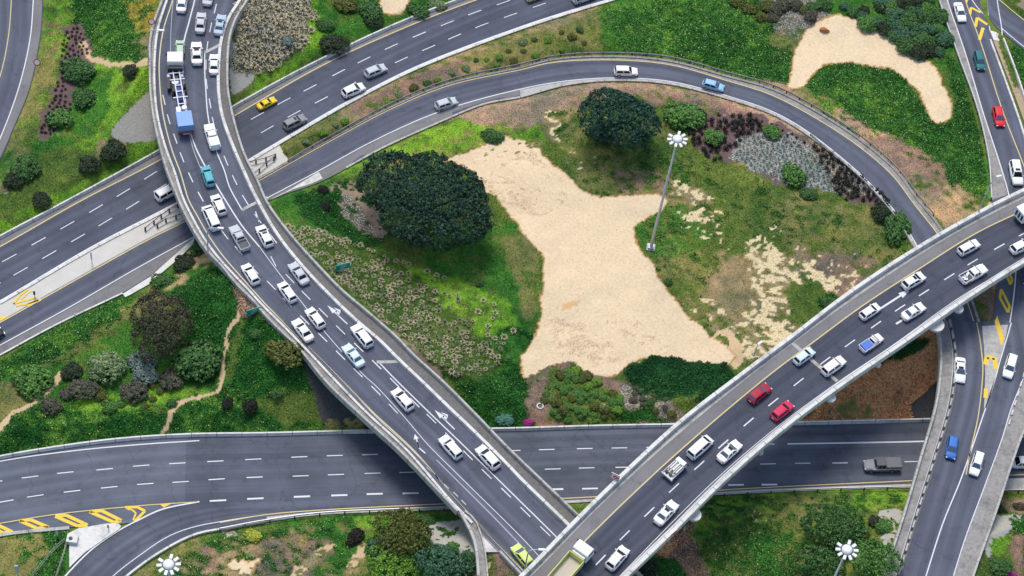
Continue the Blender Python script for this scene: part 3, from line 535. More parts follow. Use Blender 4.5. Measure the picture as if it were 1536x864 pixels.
roadE = sheet('side_road', *RD['E'], M['asph'], 0, kind='structure')
roadD = sheet('ramp_road', *RD['D'], M['asph'], 0, cols=6, kind='structure')
roadF = sheet('merging_road', *RD['F'], M['asph'], -.01, cols=3, kind='structure')
from mathutils.bvhtree import BVHTree
def bvh(objs):
    V = []; Fs = []
    for o in objs:
        b0 = len(V); V += [v.co.copy() for v in o.data.vertices]; Fs += [tuple(i+b0 for i in p.vertices) for p in o.data.polygons]
    return BVHTree.FromPolygons(V, Fs)
def drape(mb, tree, dz=.02, lo=3, skip=0):
    for i in range(skip, len(mb.v)):
        x, y, z = mb.v[i]; h = tree.ray_cast(Vector((x, y, z+lo)), Vector((0, 0, -1)), lo*2)
        if h[0] is not None: mb.v[i] = (x, y, h[0].z+dz)
    return mb
def drape_obj(o, tree, dz):
    for v in o.data.vertices:
        h = tree.ray_cast(Vector((v.co.x, v.co.y, v.co.z+3)), Vector((0, 0, -1)), 6)
        if h[0] is not None: v.co.z = h[0].z+dz
GB = bvh([roadN, roadS, loop, slip, roadE, roadD, roadF])
# pale gutters and shoulders lie a few millimetres above the asphalt
def shoulder(name, a, b_, z, mat, parent, dz=.008):
    o = sheet(name, world(a, z), world(b_, z), mat, dz, parent, cols=2); drape_obj(o, GB, .012); return o
shoulder('shoulder', [(52,-40),(50,0),(45,59),(28,132),(0,208),(-30,270)], [(62,-40),(63,0),(60,52),(44,132),(20,191),(-2,240),(-30,285)], 0, M['asph_g'], roadE)
shoulder('shoulder', [(1412,-40,3.3),(1421,0,3.5),(1448,80,4.0),(1476,174,4.6),(1501,250,5.0),(1511,292,5.2)], [(1399,-40,3.3),(1408,0,3.5),(1436,80,4.0),(1467,167,4.6),(1484,243,5.0),(1488,300,5.2)], 0, M['conc_d'], roadD)
shoulder('shoulder', [(0,370),(122,301),(240,240),(380,157),(484,98),(592,48),(703,4),(800,-28)], N_U[1:9], 0, M['asph_g'], roadN)
shoulder('shoulder', [(-150,600),(0,520),(104,463),(208,403),(292,357),(401,299),(477,259),(554,217),(658,170),(780,136)], [(-150,612),(0,533),(83,488),(184,439),(262,386),(292,358),(401,301),(484,271),(574,222),(658,184),(780,146)], 0, M['asph_g'], loop)
seam = sheet('faded_surface', *[W[:int(np.argmin(np.linalg.norm(W-P(*q, 0), axis=1)))] for W, q in ((RD['S'][0], (297,653)), (RD['S'][1], (290,780)))], M['asph_l'], .003, None, kind='structure')
lo_ = [(-150,566),(0,484),(52,455),(139,406),(226,358),(278,332),(387,272),(484,218),(588,163,.1),(675,128,.3),(780,105,.6),(829,94,.8),(913,90,1.2),(1003,97,1.6),(1090,121,2.1),(1156,142,2.5),(1218,174,3.0),(1287,219,3.6),(1338,263,4.1),(1370,305,4.4),(1408,354,4.9)]
shoulder('shoulder', lo_, LOOP_O[:22], 0, M['conc_d'], loop)
shoulder('shoulder', [(780,135,.6),(847,123,.8),(916,118,1.2),(1003,123,1.6),(1107,150,2.1),(1160,169,2.5),(1205,194,3.0),(1257,233,3.6),(1296,267,4.1),(1327,300,4.4),(1346,323,4.5),(1376,371,4.9)], LOOP_I[13:25], 0, M['conc'], loop)
mw = MB(); my = MB(); mh2 = MB()
# freeway north
line(my, [(-150,449),(0,370),(122,301),(240,240),(380,157),(484,98),(592,48),(703,4),(800,-28)], 0, .2); line(mw, [(-150,536),(0,452),(139,370),(271,301),(418,213),(519,154),(623,101),(780,41),(847,19),(923,-3)], 0, .3)
dashes(mw, [(-27,408),(14,387),(58,362),(101,338),(144,313),(185,289),(226,263)], 0, 2.5); dashes(mw, [(-10,430),(31,407),(74,382),(117,357),(158,333),(199,308),(240,282)], 0, 2.5)
dashes(mw, [(386,174),(426,152),(465,132),(508,109),(546,90),(587,70),(629,52),(671,35),(712,19),(755,4),(797,-11)], 0, 2.5); dashes(mw, [(401,194),(441,171),(482,150),(525,128),(565,108),(602,90),(643,72),(682,55),(723,38),(766,23),(809,8),(850,-6)], 0, 2.5)
# ramp and loop
line(my, [(-150,566),(0,484),(52,455),(139,406),(226,358),(278,332),(387,272),(484,218),(588,163,.1),(675,128,.3),(780,105,.6),(829,94,.8),(913,90,1.2),(1003,97,1.6),(1090,121,2.1),(1156,142,2.5),(1218,174,3.0),(1287,219,3.6),(1338,263,4.1),(1370,305,4.4),(1408,354,4.9),(1433,402,5.3),(1446,443,5.7),(1459,484,6.0)], 0, .16)
line(mw, [(-150,600),(0,518),(104,461),(208,401),(292,355),(401,297),(477,257),(554,215),(658,168,.3),(780,134,.6),(847,122,.8),(916,117,1.2),(1003,122,1.6),(1107,149,2.1),(1160,168,2.5),(1205,193,3.0),(1257,232,3.6),(1296,266,4.1),(1327,299,4.4),(1346,322,4.5),(1376,370,4.9),(1396,420,5.3),(1410,462,5.7),(1416,484,6.0)], 0, .17)
mh = MB(); hatch(mh, [(55,446),(40,450),(20,456),(30,443),(42,434)], 0, .3, closed=False); hatch(mh, [(58,450),(44,455),(24,459)], 0, .3, closed=False); hatch(mh, [(32,449),(40,441),(48,436)], 0, .2, closed=False); poly(mh, [(-6,475),(14,474),(-8,486)], 0, .014); poly(mh, [(36,458),(60,448),(62,451),(44,459)], 0, .014)
for i_ in range(len(mh.v)): mh.v[i_] = (mh.v[i_][0], mh.v[i_][1], .035)
mh.build('yellow_gore_markings', M['yellow_s'], None, kind='structure')
# side road
line(my, [(17,-40),(17,0),(12,59),(0,115),(-20,170)], 0, .14); line(mw, [(52,-40),(50,0),(45,59),(28,132),(0,208),(-30,270)], 0, .16)
# freeway south
line(mw, [(-150,726),(0,692),(104,677),(208,667),(299,661)], 0, .18); line(mw, [(1181,666),(1388,662),(1530,656),(1600,653)], 0, .25)
line(my, [(330,784),(400,772),(484,765),(665,756),(840,748),(899,745),(1069,736),(1136,732),(1240,727),(1369,721),(1511,713),(1640,708)], 0, .16)
dashes(mw, [(-9,723),(45,715.6),(98,709),(157,704),(212,698.5),(266,695),(323,692),(380,689),(449,685.5),(502,683.5),(555,682),(608,680),(662,678.5),(715,677),(769,676),(820,674.5),(877,673),(929,672),(981,671),(1034,670),(1090,668),(1150,666.5)], 0, 2.3)
dashes(mw, [(-45,761),(8,752),(53,744),(108,737),(164,731),(218,726),(271,723),(325,719),(382,716),(451,714),(504,712),(559,710),(611,708.6),(664,707),(718,706),(775,704.6),(829,703.6),(880,702),(935,701),(990,700),(1044,698.5),(1098,697.3),(1152,696),(1204,695),(1260,694.5),(1314,693.5),(1368,692.5),(1422,691.5),(1476,690.6),(1536,689.5)], 0, 2.3)
dashes(mw, [(327,751),(383,748),(453,745),(509,743),(562,741),(616,740),(669,738.5),(724,737),(779,735.5),(833,734),(885,733),(940,731.5),(995,730),(1050,729),(1104,727.5),(1154,727)], 0, 2.3, .27)
line(my, [(-150,808),(0,785),(80,772),(194,760),(260,755),(297,753)], 0, .14); line(mw, [(299,752.5),(243,764),(208,780),(181,794),(139,823),(99,863),(70,900)], 0, .22)
line(mw, [(140,898),(170,864),(211,832),(252,805),(289,791),(340,781),(392,773)], 0, .13, .016)
zc = lambda *q: [(x/5.908, 720+y/5.908) for x, y in q]
for q in ([(-120,385),(-60,380),(110,462),(20,470)], [(175,362),(270,352),(430,420),(330,430)], [(490,322),(585,312),(775,400),(690,408)], [(795,282),(900,272),(1075,360),(1010,376)]): hatch(mh2, zc(*q), 0, .5)
hatch(mh2, zc((1110,243),(1215,240),(1285,275),(1190,370)), 0, .4, closed=False); hatch(mh2, zc((1125,255),(1170,265),(1205,295),(1180,355)), 0, .25, closed=False); poly(mh2, zc((1420,218),(1530,205),(1450,245)), 0, .014)
# ramp road upper right
line(mw, [(1412,-40,3.3),(1421,0,3.5),(1448,80,4.0),(1476,174,4.6),(1501,250,5.0),(1513,292,5.2),(1522,350,5.5),(1523,408,5.8),(1519,450,5.9),(1511,502,6.05)], 0, .18)
line(my, [(1440,-40,3.3),(1448,0,3.5),(1473,69,4.0),(1504,167,4.6),(1536,250,5.0),(1555,300,5.3)], 0, .17)
zd = lambda *q: [(1390+x/6.171, y/6.171) for x, y in q]
for q in ([(408,130),(410,60),(480,85),(420,75)], ): hatch(mh2, zd((405,125),(412,62),(500,110)), 3.8, .42, closed=False)
hatch(mh2, zd((452,245),(470,158),(562,225)), 3.85, .5, closed=False); hatch(mh2, zd((490,365),(525,250)), 4.0, .55, closed=False); poly(mh2, zd((355,0),(385,0),(372,30)), 3.5, .014)
line(mw, [(1452,-10,3.6),(1468,13,3.65),(1482,28,3.7)], 0, .16, .014); line(mw, [(1479,-30,3.4),(1479,0,3.5),(1485,47,3.8)], 0, .16, .014)
line(mw, [(1496,-20,4.1),(1496,0,4.1),(1503,45,4.15),(1503,58,4.15)], 0, .16, .02); line(my, [(1497,-2,4.1),(1536,30,4.2),(1600,72,4.3)], 0, .16, .02); line(mw, [(1503,43,4.1),(1536,70,4.2),(1600,112,4.3)], 0, .16, .02)
drape(mh2, GB, .034); mh2.build('yellow_gore_markings', M['yellow_s'], None, kind='structure'); drape(mw, GB, .03); drape(my, GB, .032); mw.build('white_lane_markings', M['white'], None, kind='structure'); my.build('yellow_lane_markings', M['yellow'], None, kind='structure')

# ------------------------------------------------------------------ bridges
def slab(Lw, Rw, top, depth, over=0):
    """solid deck between two edges; W points already at deck level"""
    n = max(len(Lw), len(Rw)); t = np.linspace(0, 1, n); f = lambda W: np.stack([np.interp(t, np.linspace(0, 1, len(W)), W[:, i]) for i in range(3)], 1)
    a, b_ = f(Lw), f(Rw); c = (a+b_)/2; V = []
    for i in range(n):
        ai, bi = a[i]*.72+b_[i]*.28, b_[i]*.72+a[i]*.28
        for p, h in ((a[i], top), (a[i], -.35), (ai, -.6), (ai, -depth), (bi, -depth), (bi, -.6), (b_[i], -.35), (b_[i], top)): V.append((p[0], p[1], p[2]+h))
    Fs = [(i*8+k, i*8+(k+1) % 8, i*8+8+(k+1) % 8, i*8+8+k) for i in range(n-1) for k in range(8)] + [tuple(range(8)), tuple(range(n*8-1, n*8-9, -1))]
    return V, Fs
PAR = [(-.17,-.4),(-.17,.76),(-.12,.82),(.12,.82),(.17,.76),(.2,-.2),(.2,-.4)]       # parapet with rounded top
KERB = [(-.16,0),(-.16,.42),(.16,.42),(.2,0)]
def column(mb, x, y, z0, z1, r): mb.tube([(x, y, z0), (x, y, z1)], r, 16)
# left overpass
bA = empty('curved_overpass', tuple(P(480,560,0)), label='wide curved concrete overpass filled with queueing cars, sweeping from top left to bottom centre', cat='bridge')
inv = lambda e: Matrix.Translation(-e.location)
def attach(e):
    for o in [q for q in bpy.data.objects if q.parent == e]: o.matrix_parent_inverse = inv(e)
WA_L, WA_R, WA_LI, WA_RI = [world(q, ZA) for q in (A_L, A_R, A_LI, A_RI)]
mb = MB(); mb.add(*slab(WA_L, WA_R, -.02, 1.25)); mb.build('deck', M['conc_d'], bA)
sheet('road_surface', WA_LI, WA_RI, M['asph'], .0, bA, cols=12)
sheet('walkway', WA_L[:len(WA_L)-2], WA_LI, M['conc_d'], .14, bA, cols=1); sheet('walkway', WA_RI, WA_R, M['conc_k'], .12, bA, cols=1)
_k = int(np.argmin(np.linalg.norm(WA_L-P(694,778,ZA), axis=1))); _m = int(np.argmin(np.linalg.norm(WA_L-P(746,827,ZA), axis=1)))
MB().sweep(WA_L[:_k], PAR).build('parapet', M['conc'], bA); MB().sweep(WA_L[_m:], PAR).build('parapet', M['conc'], bA); MB().sweep(WA_R, PAR).build('parapet', M['conc'], bA)
MB().sweep(WA_LI[:_k+2], KERB).build('kerb', M['conc_w'], bA); MB().sweep(WA_RI, [(-.28,0),(-.22,.5),(.22,.5),(.28,0)]).build('kerb', M['conc_w'], bA)
mw = MB(); my = MB(); mf = MB(); mc = MB()
line(my, [(273,-70),(266,-30),(259,0),(245,45),(239,90),(240,132),(245,174),(257,222),(271,260),(283,300),(295,322),(312,352),(333,382),(356,409),(381,437),(399,457),(449,507),(522,580),(560,619),(623,678),(685,751),(727,795),(779,850),(815,888)], ZA, .17)
line(my, [(407,464),(455,513),(528,587),(566,627),(628,685),(690,757),(731,799),(783,853)], ZA, .10)
line(mw, [(297,-25),(292,0),(283,35),(276,62),(274,104),(277,139),(282,180),(291,215),(307,248),(324,277),(343,308),(364,340),(389,370)], ZA, .2)
line(MB(), [(263,-30),(258,20),(256,60),(257,105),(262,130)], ZA, .1).build('faded_marking', M['white_f'], bA)
line(MB(), [(283,180),(285,205),(292,230),(300,250),(312,275)], ZA, .12).build('faded_marking', M['white_f'], bA); line(mw, [(389,370),(415,405),(453,454),(494,506),(547,564),(564,579),(613,633),(640,665),(692,717),(780,804),(812,838)], ZA, .1, .014)
line(mw, [(307,80),(307,104),(309,139),(312,174),(323,222),(337,257),(344,280),(363,315)], ZA, .17)
line(mw, [(569,544),(588,564),(640,615),(692,665),(760,732),(836,807),(860,832)], ZA, .17)
line(MB(), [(655,690),(700,735),(740,775),(785,822)], ZA, .16).build('faded_marking', M['white_f'], bA)
d1 = [(246,150),(253,179),(263,208),(273,236),(286,266),(301,295),(319,325),(337,352),(358,376),(381,404),(407,428),(431,454),(457,480),(484,506),(511,533),(537,559),(564,586),(590,613)]
dashes(mw, d1, ZA, 2.0, .15)
dashes(mw, [(323,13),(316,41),(311,69),(309,97),(310,126),(315,155),(320,183),(328,212),(339,241),(352,270),(368,300),(387,328),(410,358),(435,387),(459,416),(485,444),(511,471),(533,495),(558,521),(580,546),(602,570),(622,593),(647,618),(672,645),(698,670),(702,675)][:13], ZA, 2.0, .15)
dashes(mw, [(386,325),(410,392),(435,418),(459,443),(485,469),(511,495),(538,521),(565,547),(592,574),(622,604),(647,628),(675,656),(702,683),(730,711),(759,739),(788,768),(818,797)], ZA, 2.0, .15)
for q in [(640,700),(652,712),(666,726),(680,738),(692,750)]: line(MB(), [q, (q[0]+7, q[1]+7)], ZA, .2).build('faded_marking', M['white_f'], bA)
for q in ([(307,79),(332,66),(346,58)], [(363,315),(380,306),(402,296)], [(565,543),(597,542),(614,538)]): line(MB(), q, ZA, .5, .016).build('expansion_joint', M['conc'], bA)
def arrow(mb, tail, tip, z, hooks=((.45, -1),), w=.18, head=(.9, .38)):
    a, b_ = P(*tail, z), P(*tip, z); d = b_-a; ln = np.linalg.norm(d); d /= ln; s = np.array([-d[1], d[0], 0])
    a = a + [0, 0, .016]; b_ = b_ + [0, 0, .016]; h = ln*.36
    mb.add([a+s*w/2, a-s*w/2, b_-d*h-s*w/2, b_-d*h+s*w/2], [(0, 1, 2, 3)]); mb.add([b_-d*h+s*head[1], b_-d*h-s*head[1], b_], [(0, 1, 2)])
    for k, sg in hooks:
        c = a + d*ln*k; e = c + s*sg*.55 + d*.7; mb.add([c-d*.15, c+d*.45, e+d*.1, e-d*.35], [(0,1,2,3)]); mb.add([e+s*sg*.35-d*.2, e-d*.6-s*sg*.1, e+d*.8-s*sg*.1], [(0,1,2)])
arrow(mw, (521,486), (491,458), ZA); arrow(mw, (682,644), (652,615), ZA)
line(mw, [(638,680),(629,672),(626,663)], ZA, .2, .016); arrow(mw, (629,672), (622,651), ZA, ())
mw.build('white_markings', M['white'], bA); my.build('yellow_markings', M['yellow_p'], bA)
# side wing that peels off towards the bottom
wl = world([(690,770),(700,789),(709,808),(714,828),(717,864),(718,900)], ZA); wr = world([(697,768),(711,780),(720,800),(726,821),(731,864),(733,900)], ZA)
mb = MB(); mb.add(*slab(wl, wr, .1, .9)); mb.build('side_wing', M['conc_d'], bA); MB().sweep(wl, [(-.18,.0),(-.18,.75),(.18,.75),(.18,0)]).build('parapet', M['conc'], bA)
MB().sweep(shift(wr, 0), [(-.1,.1),(-.1,.45),(.1,.45),(.1,.1)]).build('kerb', M['conc'], bA)
mb = MB(); poly(mb, [(695,773),(706,786),(727,807),(748,828),(728,828),(718,803),(706,783)], ZA, .02); mb.build('paved_corner', M['conc_w'], bA)
for px in [(300,290),(330,268),(362,246)]:
    p = P(*px, ZA-1.2); MB().tube([(p[0], p[1], -.3), (p[0], p[1], ZA-1.1)], .55, 14).build('pier', M['conc_d'], bA)
attach(bA)
# right overpass
bB = empty('upper_overpass', tuple(P(1150,650,0)), label='straight high overpass crossing above all other roads from bottom centre to the right edge', cat='bridge')
WB_L, WB_LI, WB_RI, WB_R = [world(q, ZB) for q in (B_L, B_LI, B_RI, B_R)]
mb = MB(); mb.add(*slab(WB_L, WB_R, -.02, 1.7)); mb.build('deck', M['conc'], bB)
sheet('road_surface', WB_LI, WB_RI, M['asph_b'], 0, bB, cols=12)
yl = [(830,864),(875,814),(1003,691),(1152,564),(1216,516),(1296,457),(1379,403),(1462,351),(1536,315),(1640,266)]
sheet('shoulder', WB_LI, world([(790,905)]+yl, ZB), M['asph_g'], .006, bB, cols=2)
PB = [(-.40,-.42),(-.40,.74),(-.34,.80),(.14,.80),(.18,.74),(.2,0),(.2,-.42)]
MB().sweep(shift(WB_L, -.2), [(-a, h) for a, h in PB][::-1]).build('parapet', M['conc_w'], bB); MB().sweep(shift(WB_R, .25), PB).build('parapet', M['conc_w'], bB)
MB().sweep(shift(WB_R, .52), [(-.05,.80),(-.05,.92),(.05,.92),(.05,.80)]).build('handrail', M['steel'], bB)
mw = MB(); my = MB(); mc = MB()
line(my, [(790,905)]+yl, ZB, .18); line(mw, [(884,910),(924,870),(998,794),(1074,719),(1155,649),(1246,581),(1339,518),(1443,444),(1536,390),(1650,322)], ZB, .10)
dashes(mw, [(866,876),(901,840),(937,803),(974,768),(1011,732),(1049,698),(1085,666),(1123,633),(1160,603),(1198,573),(1238,541),(1275,515),(1314,487),(1350,462),(1386,439),(1424,415),(1459,393),(1499,370),(1536,350)], ZB, 2.1, .17)
arrow(mw, (1322,462), (1367,433), ZB, (), .3, (0, .5)); line(mw, [(1344,486),(1357,478)], ZB, .3, smooth=False)
line(mc, [(1186,512),(1215,538),(1256,572)], ZB, .55, .016, smooth=False)
mw.build('white_markings', M['white'], bB); my.build('yellow_markings', M['yellow'], bB); mc.build('expansion_joint', M['conc'], bB)
for k, (x, y) in enumerate([(1037,768),(1141,672),(1247,590),(1313,547),(1406,483),(1431,461)]):
    a = P(x, y, ZB-.7); q = WB_R[np.argmin(np.linalg.norm(WB_R[:, :2]-a[:2], axis=1))]; r = (1.0, .4, .75, .4, 1.25, .75)[k]
    mb = MB(); V = []; n = 18
    for h in (-.95, -.55):
        for i in range(n): V.append((q[0]+r*math.cos(2*math.pi*i/n), q[1]+r*math.sin(2*math.pi*i/n)-.15, ZB+h))
    mb.add(V, [(i, (i+1) % n, n+(i+1) % n, n+i) for i in range(n)]+[tuple(range(n)), tuple(range(2*n-1, n-1, -1))]); mb.build('rounded_ledge', M['conc_w'], bB)
mb = MB()
for x, y in ((812,830),(1560,315)):
    p = P(x, y, ZB-1.6); gz = float(T(p[0], p[1]))
    d = WB_L[40]-WB_L[10]; d /= np.linalg.norm(d); s = np.array([-d[1], d[0]])
    for o in (-3, 3): 
        qx, qy = p[0]-s[0]*4+s[0]*o, p[1]-s[1]*4+s[1]*o; MB().tube([(qx, qy, float(T(qx, qy))-.5), (qx, qy, ZB-1.7)], .7, 16).build('pier', M['conc_d'], bB)
for x, y in ((948,708),(1238,494),(1335,424)):
    i_ = int(np.argmin(np.linalg.norm(WB_L-P(x, y, ZB), axis=1))); q = WB_L[i_] - side(WB_L)[i_]*2.6
    MB().tube([(q[0], q[1], float(T(q[0], q[1]))-.6), (q[0], q[1], ZB-1.2)], .75, 16).build('pier', M['conc_d'], bB)
attach(bB)
# right-hand two-lane bridge
bC = empty('ramp_bridge', tuple(P(1430,700,0)), label='curving ramp bridge with two lanes crossing the wide freeway at the right edge', cat='bridge')
WC_L, WC_LI, WC_RI, WC_R = [world(q, ZC) for q in (C_L, C_LI, C_RI, C_R)]
mb = MB(); mb.add(*slab(WC_L, WC_R, -.03, 1.2)); mb.build('deck', M['conc_d'], bC)
sheet('road_surface', WC_LI, WC_RI, M['asph'], 0, bC, cols=10)
sheet('walkway', WC_L, WC_LI, M['conc_d'], .1, bC, cols=1); sheet('shoulder', WC_RI, WC_R, M['conc_d'], .006, bC, cols=2)
MB().sweep(WC_L, PAR).build('parapet', M['conc'], bC); MB().sweep(WC_R, PAR).build('parapet', M['conc'], bC)
Wk = resample(WC_LI, .25)
for i in range(0, len(Wk)-6, 8): MB().sweep(shift(Wk[i:i+6], .35), [(-.12,0),(-.12,.55),(.12,.55),(.12,0)]).build('kerb_block', M['conc'], bC)
MB().sweep(shift(WC_LI, .62), [(-.14,0),(-.14,.2),(.14,.2),(.14,0)]).build('gutter', M['conc_k'], bC)
mw = MB(); my = MB(); ms = MB()
line(mw, C_LI, ZC, .22, .016); line(my, [(1465,484,6.5),(1470,510,6.5),(1474,545,6.5),(1474,564),(1467,626),(1456,675),(1449,712)], ZC, .16)
line(mw, [(1517,484,6.5),(1508,515,6.5),(1499,545,6.5),(1494,564),(1469,640),(1442,717),(1414,786),(1389,864),(1378,900)], ZC, .17); line(mw, [(1552,515,6.5),(1534,570),(1517,612),(1503,658),(1479,724),(1448,807),(1430,864)], ZC, .14, .018)
def hatch2(pts, w_):
    q = MB(); hatch(q, pts, ZC, w_, dz=.022, closed=False); q.build('hatched_marking', M['yellow_s'], bC)
ze = lambda *q: [(1380+x/6.173, 440+y/6.173) for x, y in q]
poly(MB(), ze((690,260),(715,205),(780,420),(755,490)), ZC, .022).build('hatched_marking', M['yellow_s'], bC); hatch2(ze((605,660),(620,590),(690,600),(705,700)), .7)
hatch2([(1478,597),(1479,583)], .6)
mb = MB(); poly(mb, [(1473,489,6.5),(1512,487,6.5),(1507,515,6.5),(1499,540,6.5),(1490,578,6.5),(1480,612,6.5),(1476,612,6.5),(1478,560,6.5),(1476,520,6.5)], 0, .012); mb.build('paved_gore', M['conc'], bC)
Wk = resample(world([(1536,560),(1524,600),(1512,640)], ZC), .3)
for i in range(0, len(Wk)-4, 6): MB().sweep(Wk[i:i+4], [(-.1,0),(-.1,.3),(.1,.3),(.1,0)]).build('kerb_block', M['conc_w'], bC)
CB_ = bvh([o for o in bpy.data.objects if o.parent == bC and o.name.startswith('road_surface')]); mw.build('white_markings', M['white'], bC); my.build('yellow_markings', M['yellow'], bC)
for x, y in ((1392,705),(1432,705),(1470,705)):
    p = P(x, y, ZC-1.2); MB().tube([(p[0], p[1]-1, -.3), (p[0], p[1]-1, ZC-1.2)], .5, 14).build('pier', M['conc_d'], bC)
attach(bC)
# painted gore on the ramp road under the high overpass
mg = MB(); zf = lambda *q: [(1440+x/8.635, 400+y/8.635) for x, y in q]
hatch(mg, zf((515,400),(535,290),(640,520),(615,600)), 6.25, .42); poly(mg, zf((455,720),(478,635),(520,780)), 6.4, .014); hatch(mg, zf((600,100),(650,235),(675,170),(640,90)), 6.1, .4)
drape(mg, GB, .03); mg.build('yellow_gore_markings', M['yellow_s'], None, kind='structure')
# traffic islands
def island(name, pts, mat, z=0, h=.15):
    W = np.array(P(*np.array([(p[0], p[1], z) for p in pts], float).T)); n = len(W); V = [(*p[:2], z+h) for p in W]+[(*p[:2], z-.3) for p in W]
    MB().add(V, [tuple(range(n))]+[(i, n+i, n+(i+1) % n, (i+1) % n) for i in range(n)]).build(name, mat, None, kind='structure')
island('traffic_island', ISL, M['conc_w'])
island('pale_verge', VRG, M['conc_w'], h=.06)
island('pale_verge', VRG2, M['conc_w'], h=.06)
island('paved_verge', zd((585,285),(640,300),(700,340),(690,385),(620,375)), M['conc_w'], 4.0, .1)
# ------------------------------------------------------------------ barriers and rails (each run is a thing)
def barrier(name, pts, z, label, cat, mat, prof, group=None, off=0, dz=0):
    W = world(pts, z); 
    if off: W = shift(W, off)
    return MB().sweep(W, prof).build(name, mat, None, label=label, cat=cat, group=group)
JER = [(-.26,-.2),(-.24,.15),(-.13,.3),(-.12,.6),(.12,.6),(.13,.3),(.24,.15),(.26,-.2)]
barrier('concrete_barrier', N_U, 0, 'low concrete barrier along the upper edge of the diagonal freeway at top left', 'barrier', M['conc_w'], JER)
barrier('concrete_barrier', S_U, 0, 'long concrete barrier along the upper edge of the wide bottom freeway', 'barrier', M['conc_w'], JER)
barrier('kerb', [(p[0], p[1]) for p in N_D[1:]], 0, 'pale concrete kerb between the diagonal freeway and the planted median', 'kerb', M['conc_w'], [(-.2,-.1),(-.2,.14),(.2,.14),(.2,-.1)])
barrier('kerb', [(-150,838),(0,803),(104,792)], 0, 'pale kerb under the yellow hatching at bottom left', 'kerb', M['conc'], [(-.25,-.1),(-.25,.16),(.25,.16),(.25,-.1)])
barrier('kerb', LOOP_O[6:], 0, 'dark edged kerb round the outside of the loop road', 'kerb', M['conc_d'], [(-.2,-.1),(-.2,.2),(.2,.2),(.2,-.1)])
barrier('kerb', LOOP_I[9:], 0, 'pale kerb round the inside of the loop road', 'kerb', M['conc'], [(-.15,-.1),(-.15,.14),(.15,.14),(.15,-.1)])
barrier('kerb', [(0,533),(83,488),(184,440)], 0, 'white edging beside the ivy bank below the left ramp', 'kerb', M['conc_w'], [(-.12,-.1),(-.12,.14),(.12,.14),(.12,-.1)])
def rail(label, pts, z, post_gap=3.6, h=.62, strip=None, name='guard_rail', off=0, mat='rail', postm='post'):
    W = world(pts, z, step=.6)
    if off: W = shift(W, off)
    e = empty(name, tuple(W[len(W)//2]), label=label, cat='guard rail')
    MB().sweep(W, [(-.05,h-.16),(-.09,h-.08),(-.03,h),(-.09,h+.08),(-.05,h+.16),(.04,h+.16),(.04,h-.16)]).build('rail_beam', M[mat], e)
    n = 0
    for p in resample(W, post_gap):
        if n >= 95: break
        n += 1; MB().box((p[0], p[1], p[2]+h/2-.1), (.16, .16, h+.2)).build('post', M[postm], e)
    attach(e); return e
sheet('gutter', world([(400,775),(484,767),(665,759),(840,751),(899,748),(1069,739),(1136,734.5),(1240,730),(1362,726),(1511,718),(1640,714)], 0), world([(400,781),(484,772),(675,764),(847,755),(899,752),(1066,743),(1136,739.5),(1240,735),(1362,732),(1536,734),(1640,736)], 0), M['conc'], .010, None, cols=2, kind='structure')
rail('white guard rail on dark posts between the slip road and the curved overpass', [(330,796),(400,783),(484,772),(675,764),(740,761)], 0)
rail('white guard rail on dark posts between the high overpass and the ramp bridge', [(980,748),(1066,744),(1136,740),(1240,736),(1362,733),(1400,733)], 0)
rail('short white guard rail below the freeway at the right edge of the picture', [(1490,738),(1536,738),(1640,742)], 0)
rail('thin guard rail outside the loop road, along the planted median and round the bend', [(432,243,0),(484,213),(588,157,.1),(675,122,.3),(780,99,.6),(829,87,.8),(913,82,1.2),(1003,88,1.6),(1090,111,2.1),(1160,131,2.5),(1223,163,3.0),(1292,208,3.6),(1344,253,4.1),(1378,297,4.4),(1400,324,4.7)], 0, post_gap=2.4, h=.5, mat='conc_d')
rail('guard rail inside the right end of the loop road', [(1215,204,3.0),(1257,240,3.6),(1296,275,4.1),(1327,309,4.4),(1344,330,4.5),(1370,374,4.9)], 0, post_gap=2.4, h=.5, mat='conc')
rail('guard rail down the left side of the ramp road at upper right', [(1400,-30,3.3),(1409,8,3.5),(1435,83,4.0),(1466,170,4.6),(1482,243,5.0),(1486,300,5.2)], 0, post_gap=3)
barrier('concrete_barrier', [(1485,60,3.9),(1509,125,4.3),(1533,194,4.8),(1556,280,5.2)], 0, 'white block edging down the right side of the ramp road at upper right', 'barrier', M['conc_w'], [(-.15,-.1),(-.15,.25),(.15,.25),(.15,-.1)])
barrier('boundary_wall', [(1504,60,4.1),(1520,102,4.4),(1536,149,4.7),(1556,220,4.9)], 0, 'thin pale wall beside the ivy at the upper right edge', 'wall', M['conc_w'], [(-.12,-.6),(-.12,.6),(.12,.6),(.12,-.6)])
sheet('brown_verge', world([(1490,62,3.95),(1515,125,4.3),(1541,196,4.8)], 0), world([(1504,60,4.0),(1520,102,4.3),(1541,160,4.6)], 0), M['stone'], .05, None, cols=2, kind='structure')
barrier('slip_road_wall', [(398,785),(340,795),(292,805),(238,833),(190,868),(160,895)], 0, 'pale curved wall along the outside of the slip road at bottom left', 'wall', M['conc_w'], [(-.14,-.3),(-.14,.35),(.14,.35),(.14,-.3)], off=-.2)
def frame(label, base, px, posts, mat='dark'):
    """rail frame of posts with bars, on the median paving"""
    W = [P(x, y, 0) for x, y in posts]; e = empty('rail_frame', tuple(W[0]), label=label, cat='rail')
    for p in W: MB().box((p[0], p[1], .4), (.22, .22, .9)).build('post', M[mat], e)
    for h in (.45, .8):
        mb = MB(); mb.tube([(p[0], p[1], h) for p in W], .055, 6); mb.build('rail_beam', M['steel' if h < .5 else mat], e)
    attach(e)
frame('upper dark post rail on the paved median west of the curved overpass', 0, 0, [(218,346),(231,336),(242,327),(254,318),(267,311)])
